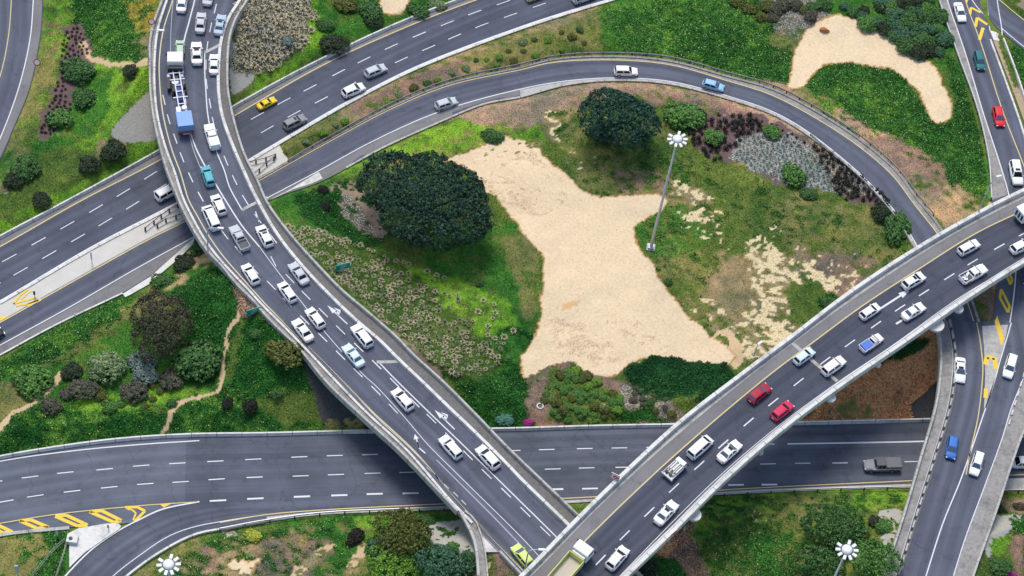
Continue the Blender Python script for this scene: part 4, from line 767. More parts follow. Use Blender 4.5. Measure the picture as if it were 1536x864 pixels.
frame('lower dark post rail on the paved median west of the curved overpass', 0, 0, [(236,341),(249,333),(264,328),(276,324)])
frame('upper dark post rail on the paved median between curved overpass and planted median', 0, 0, [(373,247),(384,245),(399,241),(413,236)])
frame('lower dark post rail on the paved median between curved overpass and planted median', 0, 0, [(381,264),(389,258),(400,248),(411,240)])
def fence(label, pts, z=None):
    W = np.array([G(x, y) for x, y in pts]); W = resample(W, 1.5); e = empty('wire_fence', tuple(W[0]), label=label, cat='fence')
    for p in W[::2]: MB().tube([(p[0], p[1], p[2]-.1), (p[0], p[1], p[2]+1.1)], .05, 6).build('post', M['conc'], e)
    for h in (.4, 1.0): MB().tube([(p[0], p[1], p[2]+h) for p in W], .03, 5).build('wire', M['conc'], e)
    attach(e)
fence('pale fence running down the bank beside the small white cabinet at bottom left', [(100,818),(94,840),(88,858),(80,880)])
fence('thin wire fence crossing the green bank at bottom left, left of the cabinet', [(97,813),(80,828),(62,850),(44,872)])
# ------------------------------------------------------------------ lamps, signs
def mast(px, top, label, nl=10, rot=0, h=27):
    if px is None:
        z = 1.0; p = P(*top, h+z); g = np.array([p[0], p[1], float(T(p[0], p[1]))])
    else: g = G(*px)
    e = empty('high_mast_light', (g[0], g[1], g[2]), label=label, cat='lamp')
    MB().box((0, 0, .05), (1.3, 1.3, .4)).build('plinth', M['conc'], e)
    MB().box((0, 0, .45), (.9, .9, .25)).build('base_flange', M['steel'], e)
    MB().tube([(0, 0, .3), (0, 0, h*.4), (0, 0, h)], [.27, .2, .11], 12).build('pole', M['steel'], e)
    mb = MB(); mb.tube([(0, 0, h-.25), (0, 0, h-.1), (0, 0, h+.25), (0, 0, h+.42)], [.3, .72, .72, .4], 20); mb.build('lamp_ring', M['lampw'], e)
    for k in range(nl):
        a = rot+2*math.pi*k/nl
        if k in (3,) and nl == 10: continue
        ca, sa = math.cos(a), math.sin(a); mb = MB(); mb.box((1.17*ca, 1.17*sa, h+.02), (.64, .38, .26), a, taper=1.0)
        hd = mb.build('lamp_head', M['lampw'], e)
        mb = MB(); mb.box((1.17*ca, 1.17*sa, h-.15), (.52, .3, .04), a); mb.build('lens', M['glass'], hd)
    return e
mast((976,372), (1016,212), 'tall mast light with a ring of white lamps beside the loop\'s sand patch', rot=.2)
mast(None, (1269,828), 'high mast light whose white lamp ring shows above the round trees at bottom right', rot=.1)
mast(None, (253,848), 'high mast light whose white lamp ring shows beside the slip road at bottom left', rot=.25)
def street_lamp(foot, z, h, arm, ang, label, mat='steel', heads=1):
    p = P(*foot, z); e = empty('street_lamp', tuple(p), ang, label=label, cat='lamp')
    MB().tube([(0,0,0),(0,0,h*.8),(0.1,0,h*.94),(.5,0,h),(arm,0,h+.15)], [.11,.09,.07,.06,.05], 8).build('pole', M[mat], e)
    for s in (1, -1)[:heads]:
        MB().box((s*(arm+.35), 0, h+.14), (.9, .32, .16), taper=.98).build('lamp_head', M['lampw'], e)
    MB().box((0,0,.12), (.35,.35,.25)).build('base', M['conc'], e); return e
street_lamp((223,92), ZA, 7.5, 1.9, .12, 'curved street lamp on the left parapet at the top of the curved overpass', 'steel')
street_lamp((312,380), ZA, 6.5, 1.6, .1, 'curved street lamp on the left parapet of the curved overpass beside the white van')
street_lamp((786,858), ZA, 6.5, 1.4, .15, 'street lamp reaching over the lane beside the lime yellow car at the bottom')
street_lamp((1466,321), ZB, 9, .6, .5, 'thin street lamp standing on the upper parapet of the high overpass near the right edge')
street_lamp((1131,533), ZB, 2.6, .2, .9, 'short grey pole on the upper parapet of the high overpass beside the sand')
def round_sign(g, label, r=.55, h=2.2, col='signw', rim='red', tilt=.5, up=True):
    e = empty('round_sign', tuple(g), label=label, cat='sign')
    MB().tube([(0,0,0),(0,0,h)], .05, 6).build('post', M['steel'], e)
    c = Vector((0,-.06,h)); nrm = Vector((0,-1,tilt)).normalized()
    b1 = MB().tube([c, c+nrm*.03], r, 20).build('rim', M[rim], e); MB().tube([c+nrm*.03, c+nrm*.05], r*.72, 20).build('sign_face', M[col], e)
round_sign(P(228,42,ZA), 'small round white sign with red rim beside the top left of the overpass', .55, 1.6)
round_sign(G(57,104), 'round pale sign with red rim on the dry verge beside the left road', .6, 1.8)
def board(g, w_, h_, z, rot, label, mat='green_s', tilt=0.0, posts=2, bars=True, name='road_sign'):
    e = empty(name, tuple(g), rot, label=label, cat='sign')
    for s in ((-1, 1) if posts == 2 else (0,)): MB().tube([(s*w_*.35, .08, -.3), (s*w_*.35, .08, z+h_*.8)], .07, 6).build('post', M['steel'], e)
    f = MB().box((0, 0, z+h_/2), (w_, .08, h_)).build('sign_face', M[mat], e)
    if bars:
        mb = MB()
        for k, (a, b_) in enumerate(((.3, -.15), (.45, .05), (.3, .2))): mb.box((b_*w_*.3, -.05, z+h_*(.25+.25*k)), (w_*a, .02, h_*.07))
        mb.box((0, -.05, z+h_*.94), (w_*.94, .02, h_*.03)); mb.box((0, -.05, z+h_*.06), (w_*.94, .02, h_*.03)); mb.build('legend', M['signw'], f)
    return e
board(P(514,407,ZA-1.5), 2.2, 1.5, .5, .5, 'small green road sign on the right side of the curved overpass among the aloes')
board(P(381,474,ZA-1.0), 2.2, 1.5, .5, .55, 'small green road sign on the left side of the curved overpass above the footpath')
def warn(p, rot, label, w_=1.5, h_=2.0, z=1.2, mark=True):
    e = empty('warning_sign', tuple(p), rot, label=label, cat='sign')
    MB().tube([(0,.06,-.6),(0,.06,z+h_*.9)], .06, 6).build('post', M['steel'], e)
    f = MB().box((0,0,z+h_/2), (w_,.06,h_)).build('sign_face', M['signw'], e)
    mb = MB()
    for x, y, a, b_ in ((0,.93,w_*.9,.08),(0,.07,w_*.9,.08)): mb.box((0,-.04,z+h_*y), (a,.02,b_))
    for s in (-1, 1): mb.box((s*w_*.44,-.04,z+h_/2), (.08,.02,h_*.86))
    V = [(w_*.30*math.cos(t)+.08, -.045, z+h_*.5+w_*.30*math.sin(t)) for t in np.linspace(0, 6.283, 17)[:-1]]; mb.add(V, [tuple(range(16))]); mb.build('red_marking', M['red'], f)
    mb = MB(); mb.box((.08,-.06,z+h_*.5), (w_*.26,.02,w_*.1)); mb.build('white_bar', M['signw'], f)
warn(P(921,722,ZB), -.35, 'white and red sign board leaning over the high overpass parapet above the freeway', 1.3, 1.6, .4)
warn(P(1010,803,ZB), .9, 'white and red sign on the lower parapet of the high overpass near the orange rubble', 1.2, 1.1, .1)
e = board(G(138,396), .25, 1.9, 1.2, .2, 'slim white sign on a dark post on the paved median', 'signw', posts=1, bars=False)
e = board(P(52,445,0), .3, .9, .5, .1, 'short dark delineator post behind the yellow chevron at left', 'dark', posts=1, bars=False)
e = board(zc((960,440))[0] and P(*zc((960,440))[0], .15), .2, .8, .5, 0, 'short dark post standing on the pale traffic island at bottom left', 'dark', posts=1, bars=False)
e = board(G(86,806), .35, 1.5, .8, .3, 'slim grey marker post beside the kerb at bottom left', 'steel', posts=1, bars=False)
e = board(G(27,864), .5, 2.2, .8, .3, 'blue grey post on the green bank at the bottom left corner', 'steel', posts=1, bars=False)
e = board(G(113,478), .15, .9, .5, .2, 'thin pale post at the edge of the left ramp above the ivy', 'signw', posts=1, bars=False)
g = G(109,812); e = empty('utility_cabinet', tuple(g), .05, label='small square white cabinet with a dark round lid beside the traffic island', cat='cabinet')
MB().box((0,0,.45), (1.5,1.3,1.1)).build('cabinet_body', M['conc_w'], e); MB().tube([(-.2,-.1,1.0),(-.2,-.1,1.06)], .28, 16).build('lid', M['dark'], e); MB().box((0,-.66,.5), (1.1,.03,.8)).build('door', M['steel'], e)
g = G(810,610); mb = MB(); V = []
nn = 24
for i in range(nn):
    for j in range(6): a = 2*math.pi*i/nn; c = 2*math.pi*j/6; V.append((g[0]+(.45+.09*math.cos(c))*math.cos(a), g[1]+(.45+.09*math.cos(c))*math.sin(a), g[2]+.15+.13*math.sin(c)))
mb.add(V, [(i*6+j, ((i+1) % nn)*6+j, ((i+1) % nn)*6+(j+1) % 6, i*6+(j+1) % 6) for i in range(nn) for j in range(6)], 0, True); mb.build('white_ring', M['signw'], None, label='white ring lying among the bushes above the bottom freeway', cat='tyre')
board(G(904,616), .2, 1.1, .7, 0, 'thin white marker post among the bushes above the bottom freeway', 'signw', posts=1, bars=False)
import bmesh
def rock(name, g, sx, sy, sz, mat, seed, **k):
    bm = bmesh.new(); bmesh.ops.create_icosphere(bm, subdivisions=3, radius=1); r = random.Random(seed)
    ph = [(Vector((r.uniform(-1,1), r.uniform(-1,1), r.uniform(-1,1))).normalized(), r.uniform(.5,.95)) for _ in range(9)]
    for v in bm.verts:
        for d, h in ph:
            s = v.co.dot(d)
            if s > h: v.co -= d*(s-h)
        v.co = Vector((v.co.x*sx, v.co.y*sy, v.co.z*sz))
    me = bpy.data.meshes.new(name); bm.to_mesh(me); bm.free(); o = link(name, me, mat, **k); o.location = (g[0], g[1], g[2]+sz*.4); return o
M['boulder'] = solid('red_brown_rock', lin(172,112,70), .95, var=.3, scale=2, bump=.5)
rock('boulder', G(1237,47), .95, .6, .6, M['boulder'], 4, label='red brown boulder on the upper right sand patch', cat='rock')
M['mound'] = solid('orange_gravel', lin(222,176,128), .95, var=.1, scale=3)
# ------------------------------------------------------------------ vehicles
M['glassd'] = solid('car_glass', (.012,.015,.02), .12, var=0, spec=.35); M['glassb'] = solid('car_glass_sky', (.07,.10,.15), .1, var=0, spec=.5)
M['tyre'] = solid('tyre', (.02,.02,.02), .85, var=0); M['rim'] = solid('wheel_rim', (.45,.46,.48), .35, .6, var=0); M['trim'] = solid('black_trim', (.03,.03,.032), .6, var=0)
M['hl'] = solid('headlight', (.75,.78,.8), .1, var=0); M['tl'] = solid('tail_light', (.45,.02,.02), .2, var=0); M['bed'] = solid('load_bed', (.10,.10,.11), .7, var=.2); M['plate'] = solid('number_plate', (.7,.68,.5), .5, var=0)
PT = {k: paint('paint_'+k, c) for k, c in dict(white=(.84,.84,.84), silver=(.52,.54,.57), bluesilver=(.42,.52,.60), teal=(.10,.40,.46), darkteal=(.03,.16,.18), palegreen=(.45,.58,.42),
      lime=(.62,.72,.22), yellow=(.85,.58,.03), cream=(.75,.72,.45), red=(.68,.03,.05), crimson=(.62,.03,.10), darkred=(.38,.02,.05), blue=(.05,.17,.50), darkblue=(.03,.07,.22), lightblue=(.30,.52,.72), grey=(.25,.26,.28), black=(.03,.03,.035), ice=(.62,.74,.80)).items()}
# kind: length, width, roof height, [(u, top z)] of the lower body, greenhouse (rear base, rear roof, front roof, front base), belt
KIND = dict(
 sedan=(4.5,1.78,1.42,[(-.5,.72),(-.47,.90),(-.30,.98),(.20,.94),(.40,.84),(.48,.70),(.5,.55)],(-.33,-.20,.06,.22)),
 hatch=(4.1,1.74,1.48,[(-.5,.70),(-.48,.95),(-.30,.99),(.22,.95),(.40,.86),(.48,.72),(.5,.55)],(-.475,-.38,.08,.26)),
 suv=(4.6,1.86,1.75,[(-.5,.75),(-.485,1.05),(-.30,1.1),(.22,1.06),(.42,.98),(.49,.82),(.5,.6)],(-.485,-.43,.10,.24)),
 van=(4.8,1.88,1.95,[(-.5,.8),(-.49,1.1),(-.30,1.15),(.30,1.12),(.43,1.0),(.49,.82),(.5,.6)],(-.49,-.47,.20,.37)),
 pickup=(5.1,1.84,1.70,[(-.5,.62),(-.495,.68),(-.14,.68),(-.12,1.05),(.20,1.05),(.40,.97),(.49,.82),(.5,.6)],(-.13,-.10,.10,.22)),
 bakkie=(4.6,1.72,1.52,[(-.5,.58),(-.495,.62),(-.02,.62),(0,.95),(.24,.95),(.42,.86),(.49,.74),(.5,.55)],(-.01,.03,.16,.28)))
def section(hw, zt, zb=.22):
    h = [(0, zt+.03), (.55*hw, zt+.025), (.86*hw, zt-.01), (.97*hw, zt-.09), (hw, zt*.55+zb*.45), (.985*hw, zb+.1), (.9*hw, zb)]
    return h
def make_proto(kind):
    Ln, Wd, Hh, prof, gh = KIND[kind]; parts = {}
    hx = Wd/2; us = sorted(set([-.5,-.495,-.48,-.45,-.4,-.3,-.2,-.1,0,.1,.2,.28,.36,.42,.46,.485,.5]+[u for u, _ in prof]))
    V = []; row = None
    def hw(u):
        a = abs(u); return hx*np.interp(a, [0,.3,.4,.45,.475,.49,.5], [1,.985,.95,.90,.83,.73,.60])
    for u in us:
        zt = np.interp(u, [a for a, _ in prof], [b for _, b in prof]); s = section(hw(u), zt, .22 if abs(u) < .47 else .34)
        pts = s + [(-y, z) for y, z in s[:0:-1]]
        for y, z in pts: V.append((u*Ln, y, z))
    k = 13; n = len(us)
    Fs = [(i*k+j, i*k+(j+1) % k, (i+1)*k+(j+1) % k, (i+1)*k+j) for i in range(n-1) for j in range(k)]
    Fs += [tuple(range(k)), tuple(range(n*k-1, n*k-k-1, -1))]
    body = MB().add(V, Fs, 0, True)
    # greenhouse: roof with rounded edge
    rb, rr, fr, fb = [u*Ln for u in gh]; zb = np.interp(0, [a for a, _ in prof], [b for _, b in prof]) - .02
    if kind in ('pickup', 'bakkie'): zb = prof[3][1]-.02
    wb, wr = hx*.90, hx*.70; zr = Hh-.05
    def ring(x0, x1, hy, z, r):
        P_ = []
        for cx, cy, a0 in ((x1-r, hy-r, 0), (x0+r, hy-r, 90), (x0+r, -hy+r, 180), (x1-r, -hy+r, 270)):
            for a in (0, 30, 60, 90): P_.append((cx+r*math.cos(R_(a0+a)), cy+r*math.sin(R_(a0+a)), z))
        return P_
    rings = [ring(rb, fb, wb, zb-.06, .12), ring(rb*.995, fb*.995, wb*.995, zb+.02, .12), ring(rr, fr, wr, zr, .12), ring(rr+.07, fr-.07, wr-.07, zr+.045, .12), ring(rr+.35, fr-.35, wr-.3, zr+.065, .1)]
    V = sum(rings, []); q = 16
    Fs = [(i*q+j, i*q+(j+1) % q, (i+1)*q+(j+1) % q, (i+1)*q+j) for i in range(4) for j in range(q)] + [tuple(range(4*q, 5*q))]
    body.add(V, Fs, 0, True)
    # window panes: set 8 mm proud of the greenhouse sides
    def pane(a, b, c, d, m=.06, up=.06):
        a, b, c, d = map(Vector, (a, b, c, d)); nn = (b-a).cross(d-a).normalized(); f = lambda s, t: (a*(1-s)+b*s)*(1-t)+(d*(1-s)+c*s)*t + nn*.012
        mb = MB(); mb.add([f(m, up), f(1-m, up), f(1-m, 1-up), f(m, 1-up)], [(0,1,2,3)]); return mb
    z0, z1 = zb+.03, zr
    parts['windshield'] = pane((fb,-wb,z0),(fb,wb,z0),(fr,wr,z1),(fr,-wr,z1),.07,.05)
    parts['rear_window'] = pane((rb,wb,z0),(rb,-wb,z0),(rr,-wr,z1),(rr,wr,z1),.09,.12 if kind != 'pickup' else .2)
    mid = (fb+rb)/2+.05; midr = (fr+rr)/2+.05
    for sgn, nm in ((1, 'side_window'), (-1, 'side_window')):
        for q_, (xa, xb, xc, xd) in enumerate(((rb+.22, mid-.05, midr-.05, rr+.12), (mid+.05, fb-.25, fr-.08, midr+.05))):
            if kind == 'bakkie' and q_ == 0: continue
            A, B, Cc, Dd = (xa, sgn*wb, z0+.02), (xb, sgn*wb, z0+.02), (xc, sgn*wr, z1-.02), (xd, sgn*wr, z1-.02)
            parts[nm+'#%d%d' % (sgn, q_)] = pane(*((B, A, Dd, Cc) if sgn > 0 else (A, B, Cc, Dd)), .03, .08)
    for sgn in (1, -1):
        parts['mirror#%d' % sgn] = MB().box((fb-.28, sgn*(hx+.06), zb+.0), (.1, .16, .1), 0)
        parts['headlight#%d' % sgn] = MB().box((Ln*.478, sgn*hx*.66, .64 if kind not in ('suv','van','pickup') else .75), (.16, .32, .15), -sgn*.25)
        parts['tail_light#%d' % sgn] = MB().box((-Ln*.485, sgn*hx*.72, .78), (.12, .26, .2), sgn*.2)
        for e_ in (1, -1):
            x = Ln*(.31 if e_ > 0 else -.29); y = sgn*(hx-.12); rad = .31 if kind in ('sedan','hatch','bakkie') else .36
            parts['wheel#%d%d' % (sgn, e_)] = MB().tube([(x, y-.11, rad), (x, y-.09, rad), (x, y+.135, rad), (x, y+.15, rad)] if sgn > 0 else [(x, y+.11, rad), (x, y+.09, rad), (x, y-.135, rad), (x, y-.15, rad)], [rad*.9, rad, rad, rad*.9], 18)
            parts['rim#%d%d' % (sgn, e_)] = MB().tube([(x, y+sgn*.15, rad), (x, y+sgn*.165, rad)], rad*.62, 12)
    parts['front_bumper'] = MB().box((Ln*.492, 0, .38), (.1, hx*1.35, .16))
    parts['rear_bumper'] = MB().box((-Ln*.492, 0, .42), (.12, hx*1.4, .18))
    parts['number_plate'] = MB().box((-Ln*.5-.03, 0, .6), (.03, .5, .12))
    if kind in ('pickup', 'bakkie'):
        xe = gh[0]*Ln-.04; x0 = -.495*Ln; zf = prof[1][1]; zt = zf+.42; t = .07; mb = MB()
        mb.box(((x0+xe)/2, hx*.92, (zf+zt)/2-.08), (xe-x0, t, zt-zf+.16)); mb.box(((x0+xe)/2, -hx*.92, (zf+zt)/2-.08), (xe-x0, t, zt-zf+.16)); mb.box((x0+t/2, 0, (zf+zt)/2), (t, hx*1.84-t-.01, zt-zf)); mb.box((xe-t/2, 0, (zf+zt)/2), (t, hx*1.84-t-.01, zt-zf))
        parts['cargo_bed'] = mb; parts['bed_floor'] = MB().box(((x0+xe)/2, 0, zf+.05), (xe-x0-.16, hx*1.84-.2, .05))
    return parts, body
PROTO = {}
MATOF = dict(windshield='glassd', rear_window='glassd', side_window='glassd', headlight='hl', tail_light='tl', wheel='tyre', rim='rim', number_plate='plate', bed_floor='bed', sunroof='glassd', mirror=None, front_bumper='trim', rear_bumper=None, cargo_bed=None)
def heading(c, d, z):
    a = P(c[0], c[1], z); b_ = P(c[0]+d[0], c[1]+d[1], z); return math.atan2(b_[1]-a[1], b_[0]-a[0])
CARS = []
def car(kind, c, d, z, colour, label, cat='car', ln=None, sunroof=False, group=None, glass=None, bumper=None, name=None):
    if kind not in PROTO:
        parts, body = make_proto(kind); pr = {}
        me = body.build('body', None, None); pr['body'] = me.data; bpy.data.objects.remove(me)
        for k, mb in parts.items():
            o = mb.build(k.split('#')[0], None, None); pr[k] = o.data; bpy.data.objects.remove(o)
        for k, me in pr.items():
            me.materials.append(None)
        PROTO[kind] = pr
    pr = PROTO[kind]; rz = heading(c, d, z); p = P(c[0], c[1], z+.6); s = (ln or KIND[kind][0])/KIND[kind][0]
    g = group or 'cars driving on the roads of the interchange'
    e = empty(name or {'sedan':'sedan_car','hatch':'hatchback_car','suv':'suv_car','van':'van','pickup':'pickup_truck','bakkie':'pickup_truck'}[kind], (p[0], p[1], z+.012), rz, label=label, cat=cat, group=g); e.scale = (s*.94, s*.93, s*.90)
    wheels = {}
    def child(nm, data, mat, par):
        o = bpy.data.objects.new(nm, data); COL.objects.link(o); o.parent = par
        o.material_slots[0].link = 'OBJECT'; o.material_slots[0].material = mat; return o
    bod = child('body', pr['body'], PT[colour], e)
    for k, data in pr.items():
        if k == 'body' or k.startswith('rim'): continue
        nm = k.split('#')[0]; mt_ = MATOF.get(nm); mt_ = M[mt_] if mt_ else PT[colour]
        if nm in ('windshield', 'rear_window') and glass: mt_ = M[glass]
        if nm == 'rear_bumper' and bumper: mt_ = M[bumper]
        o = child(nm, data, mt_, e)
        if nm == 'wheel': child('rim', pr['rim'+k[5:]], M['rim'], o)
    if sunroof:
        Hh = KIND[kind][2]; gh = KIND[kind][4]; x = KIND[kind][0]*(gh[2]*.55+gh[1]*.1)
        MB().box((x, 0, Hh+.018), (.42, .75, .02)).build('sunroof', M['glassd'], e)
    CARS.append(e); return e
U_ = (-.02,-1)
# curved overpass, traffic heading up the picture
z = ZA
car('sedan',(273,3),(.12,-1),z,'white','white sedan cut by the top edge in the left lane of the curved overpass',glass='glassb')
car('sedan',(313,-7),(.2,-1),z,'silver','silver car whose tail just shows at the top edge of the curved overpass')
car('sedan',(301,34),(.1,-1),z,'silver','silver sedan beside the blue silver sedan near the top of the curved overpass')
car('sedan',(330,37),(.2,-1),z,'bluesilver','blue silver sedan in the right lane near the top of the curved overpass',glass='glassb',sunroof=True)
car('hatch',(270,73),(0,-1),z,'palegreen','small pale green hatchback right in front of the white cabbed truck',ln=3.7)
car('sedan',(295,80),(-.03,-1),z,'white','white sedan with sunroof beside the pale green hatchback',ln=4.9,sunroof=True)
car('sedan',(321,96),(.02,-1),z,'white','white sedan on the right lane beside the concrete embankment slope',ln=4.3)
car('hatch',(312,264),(-.32,-1),z,'teal','teal car behind the long skeletal truck on the curved overpass',sunroof=False)
car('hatch',(328,307),(-.45,-1),z,'white','white hatchback to the right of the white van on the curved overpass')
car('van',(317,327),(-.45,-1),z,'white','white van in the left lane of the curved overpass',cat='van',ln=4.9)
car('pickup',(359,357),(-.55,-1),z,'silver','silver double cab pickup with dark open bed on the curved overpass',cat='pickup truck',ln=5.0)
car('hatch',(397,354),(-.5,-1),z,'white','white hatchback with sunroof close to the right parapet, below the second expansion joint',sunroof=True,ln=4.3)
car('hatch',(376,411),(-.62,-1),z,'white','white hatchback alone in the left lane beside the upper footpath end')
car('sedan',(448,410),(-.7,-1),z,'silver','silver sedan near the right parapet beside the upper part of the aloe bed')
car('hatch',(431,438),(-.7,-1),z,'white','white hatchback in the middle lane just left of and below the silver sedan')
car('hatch',(473,477),(-.75,-1),z,'white','white hatchback in the middle lane, right of its white neighbour near the green road sign')
car('sedan',(454,495),(-.75,-1),z,'white','white sedan in the left lane nearest the left green road sign')
car('suv',(543,504),(-.78,-1),z,'white','white estate car just below the upper turn arrow',ln=4.5)
car('sedan',(530,533),(-.8,-1),z,'ice','pale blue sedan left of and below the white estate car',glass='glassb')
car('hatch',(604,599),(-.85,-1),z,'white','white hatchback alone halfway between the two turn arrows',ln=4.3)
car('suv',(676,671),(-.88,-1),z,'white','white suv in the middle lane below the second turn arrow',ln=4.4)
car('hatch',(732,686),(-.9,-1),z,'white','white hatchback hard against the right kerb, right of the white suv',ln=4.5)
car('hatch',(784,834),(-.8,-1),z,'lime','lime yellow hatchback at the lower end of the curved overpass',glass='glassb',ln=4.2)
o = car('pickup',(318,205),(-.3,-1),z,'white','white pickup with canopy beside the blue box of the long truck',cat='pickup truck',ln=5.2)
cp = MB(); cp.box((-1.6,0,1.28), (1.75,1.6,.62), taper=.97); cp.build('canopy', PT['white'], o); MB().box((-2.42,0,1.3), (.04,1.3,.35)).build('canopy_window', M['glassd'], o)
# diagonal freeway and loop
z = 0
car('suv',(252,288),(1,-.56),z,'white','white suv on the diagonal freeway half hidden under the curved overpass')
car('sedan',(400,154),(1,-.5),z,'yellow','bright yellow car beside the overpass on the diagonal freeway',ln=3.6)
car('suv',(442,183),(1,-.5),z,'grey','dark grey car near the start of the planted median',ln=4.2,sunroof=True)
car('hatch',(530,135),(1,-.42),z,'white','white hatchback on the diagonal freeway, lower of the two close together',ln=4.2)
car('hatch',(563,106),(1,-.42),z,'silver','silver hatchback on the diagonal freeway, upper of the two close together',ln=4.1,glass='glassb')
car('suv',(876,-5),(1,-.35),z,'silver','silver car cut by the top edge on the diagonal freeway')
car('hatch',(804,-8),(1,-.38),z,'cream','pale yellow car barely showing at the top edge on the diagonal freeway')
car('hatch',(-13,505),(1,-.6),z,'black','dark car whose nose shows at the left edge on the ramp')
car('hatch',(669,155),(1,-.33),.3,'silver','silver hatchback on the left part of the loop road',glass='glassb',ln=4.0)
car('suv',(939,107),(1,.02),1.4,'white','white estate car at the top of the loop road',ln=4.1)
car('hatch',(1070,128),(1,.27),2.0,'lightblue','light blue hatchback at the top right of the loop road',ln=3.8,glass='glassb')
# high overpass, traffic heading up right
z = ZB
car('hatch',(926,837),(.85,-1),z,'white','white hatchback in the right lane at the bottom end of the high overpass',ln=4.3)
car('sedan',(999,769),(.9,-1),z,'white','white sedan with sunroof in the right lane near the red and white sign',ln=4.6,sunroof=True,glass='glassb')
car('van',(1050,671),(1,-.9),z,'white','white minibus ahead of the small loaded flatbed truck',cat='minibus',ln=4.7)
car('sedan',(1094,677),(1,-.92),z,'white','white sedan with sunroof in the right lane beside the minibus',ln=4.6,sunroof=True,glass='glassb')
car('hatch',(1139,590),(1,-.80),z,'darkred','dark red car with a dark roof on the high overpass',ln=4.2,glass='glassb')
car('hatch',(1173,616),(1,-.80),z,'crimson','crimson hatchback right of the dark red car',ln=4.1)
car('hatch',(1206,534),(1,-.74),z,'ice','pale blue hatchback on the expansion joint of the high overpass',ln=3.9)
car('suv',(1250,549),(1,-.72),z,'white','white suv in the right lane touching the expansion joint',ln=4.4)
car('hatch',(1305,467),(1,-.66),z,'white','white hatchback behind the long painted arrow',ln=3.9)
car('sedan',(1370,467),(1,-.62),z,'white','white sedan in the right lane beside the painted arrow head',ln=4.4,glass='glassb')
car('hatch',(1370,421),(1,-.60),z,'white','white hatchback with sunroof in front of the painted arrow',ln=4.3,sunroof=True)
car('suv',(1453,371),(1,-.55),z,'white','white estate car close to the yellow line, above the loaded pickup',ln=4.1)
car('hatch',(1532,369),(1,-.50),z,'white','white hatchback cut by the right edge on the high overpass',ln=4.2)
o = car('bakkie',(1307,514),(1,-.68),z,'white','white pickup with a bright blue covered load bed',cat='pickup truck',ln=4.3)
MB().box((-1.08,0,.95), (1.9,1.45,.28), taper=.96).build('blue_cover', solid('blue_tarpaulin', (.06,.16,.55), .6, var=.15), o)
o = car('pickup',(1460,411),(1,-.56),z,'white','white pickup carrying loose grey odds and ends in its open bed',cat='pickup truck',ln=5.1)
for k in range(7): MB().box((-1.6+random.uniform(-.6,.6), random.uniform(-.45,.45), .85+.05*k), (random.uniform(.3,.8), random.uniform(.1,.4), .14), random.uniform(0,3)).build('load_item', M['steel' if k % 2 else 'signw'], o)
# ramp road and ramp bridge, traffic heading down the picture
car('sedan',(1440,18),(.28,1),3.65,'white','white sedan beside the yellow chevrons at the top right',ln=4.4,glass='glassb')
car('suv',(1469,91),(.25,1),4.2,'darkteal','dark teal small suv on the ramp road at upper right',ln=4.0,glass='glassb')
car('hatch',(1498,175),(.22,1),4.7,'red','bright red hatchback on the ramp road at upper right',ln=4.2,glass='glassb')
car('suv',(1524,260),(.2,1),5.1,'white','white suv with sunroof just above the high overpass on the ramp road',ln=4.9,sunroof=True)
car('sedan',(1440,555),(0,1),6.3,'white','white sedan with sunroof in the left lane under the high overpass',ln=4.7,glass='glassb',sunroof=True)
car('suv',(1515,550),(-.28,1),6.4,'white','white suv in the right lane of the ramp bridge, level with the white sedan',ln=4.4,glass='glassb')
car('hatch',(1428,671),(-.14,1),ZC,'blue','bright blue hatchback on the ramp bridge above the wide freeway',ln=4.1,glass='glassb')
car('suv',(1465,696),(-.3,1),ZC,'white','white suv on the ramp bridge right of the blue hatchback',ln=4.2,glass='glassb')
car('hatch',(1542,412),(-.05,1),5.8,'darkblue','dark blue car just emerging under the high overpass at the right edge')
# wide freeway, traffic heading left
o = car('pickup',(1532,694),(-1,.02),0,'white','white double cab pickup on the wide freeway cut by the right edge',cat='pickup truck',ln=5.2)
o = car('pickup',(1322,698),(-1,.02),0,'grey','old grey pickup with a netted load on the wide freeway',cat='pickup truck',ln=5.6)
o.name = 'pickup_truck'
nm = MB(); nm.box((-1.55,0,1.15), (2.5,1.75,.6), taper=.95); nm.build('netted_load', solid('netted_load', (.16,.165,.18), .8, var=.6, scale=9, bump=.8), o)
MB().box((.25,0,1.78), (1.4,1.4,.12)).build('roof_rack', M['bed'], o); MB().box((-.6,.9,1.0), (4.2,.04,.1)).build('side_rail', M['signw'], o)
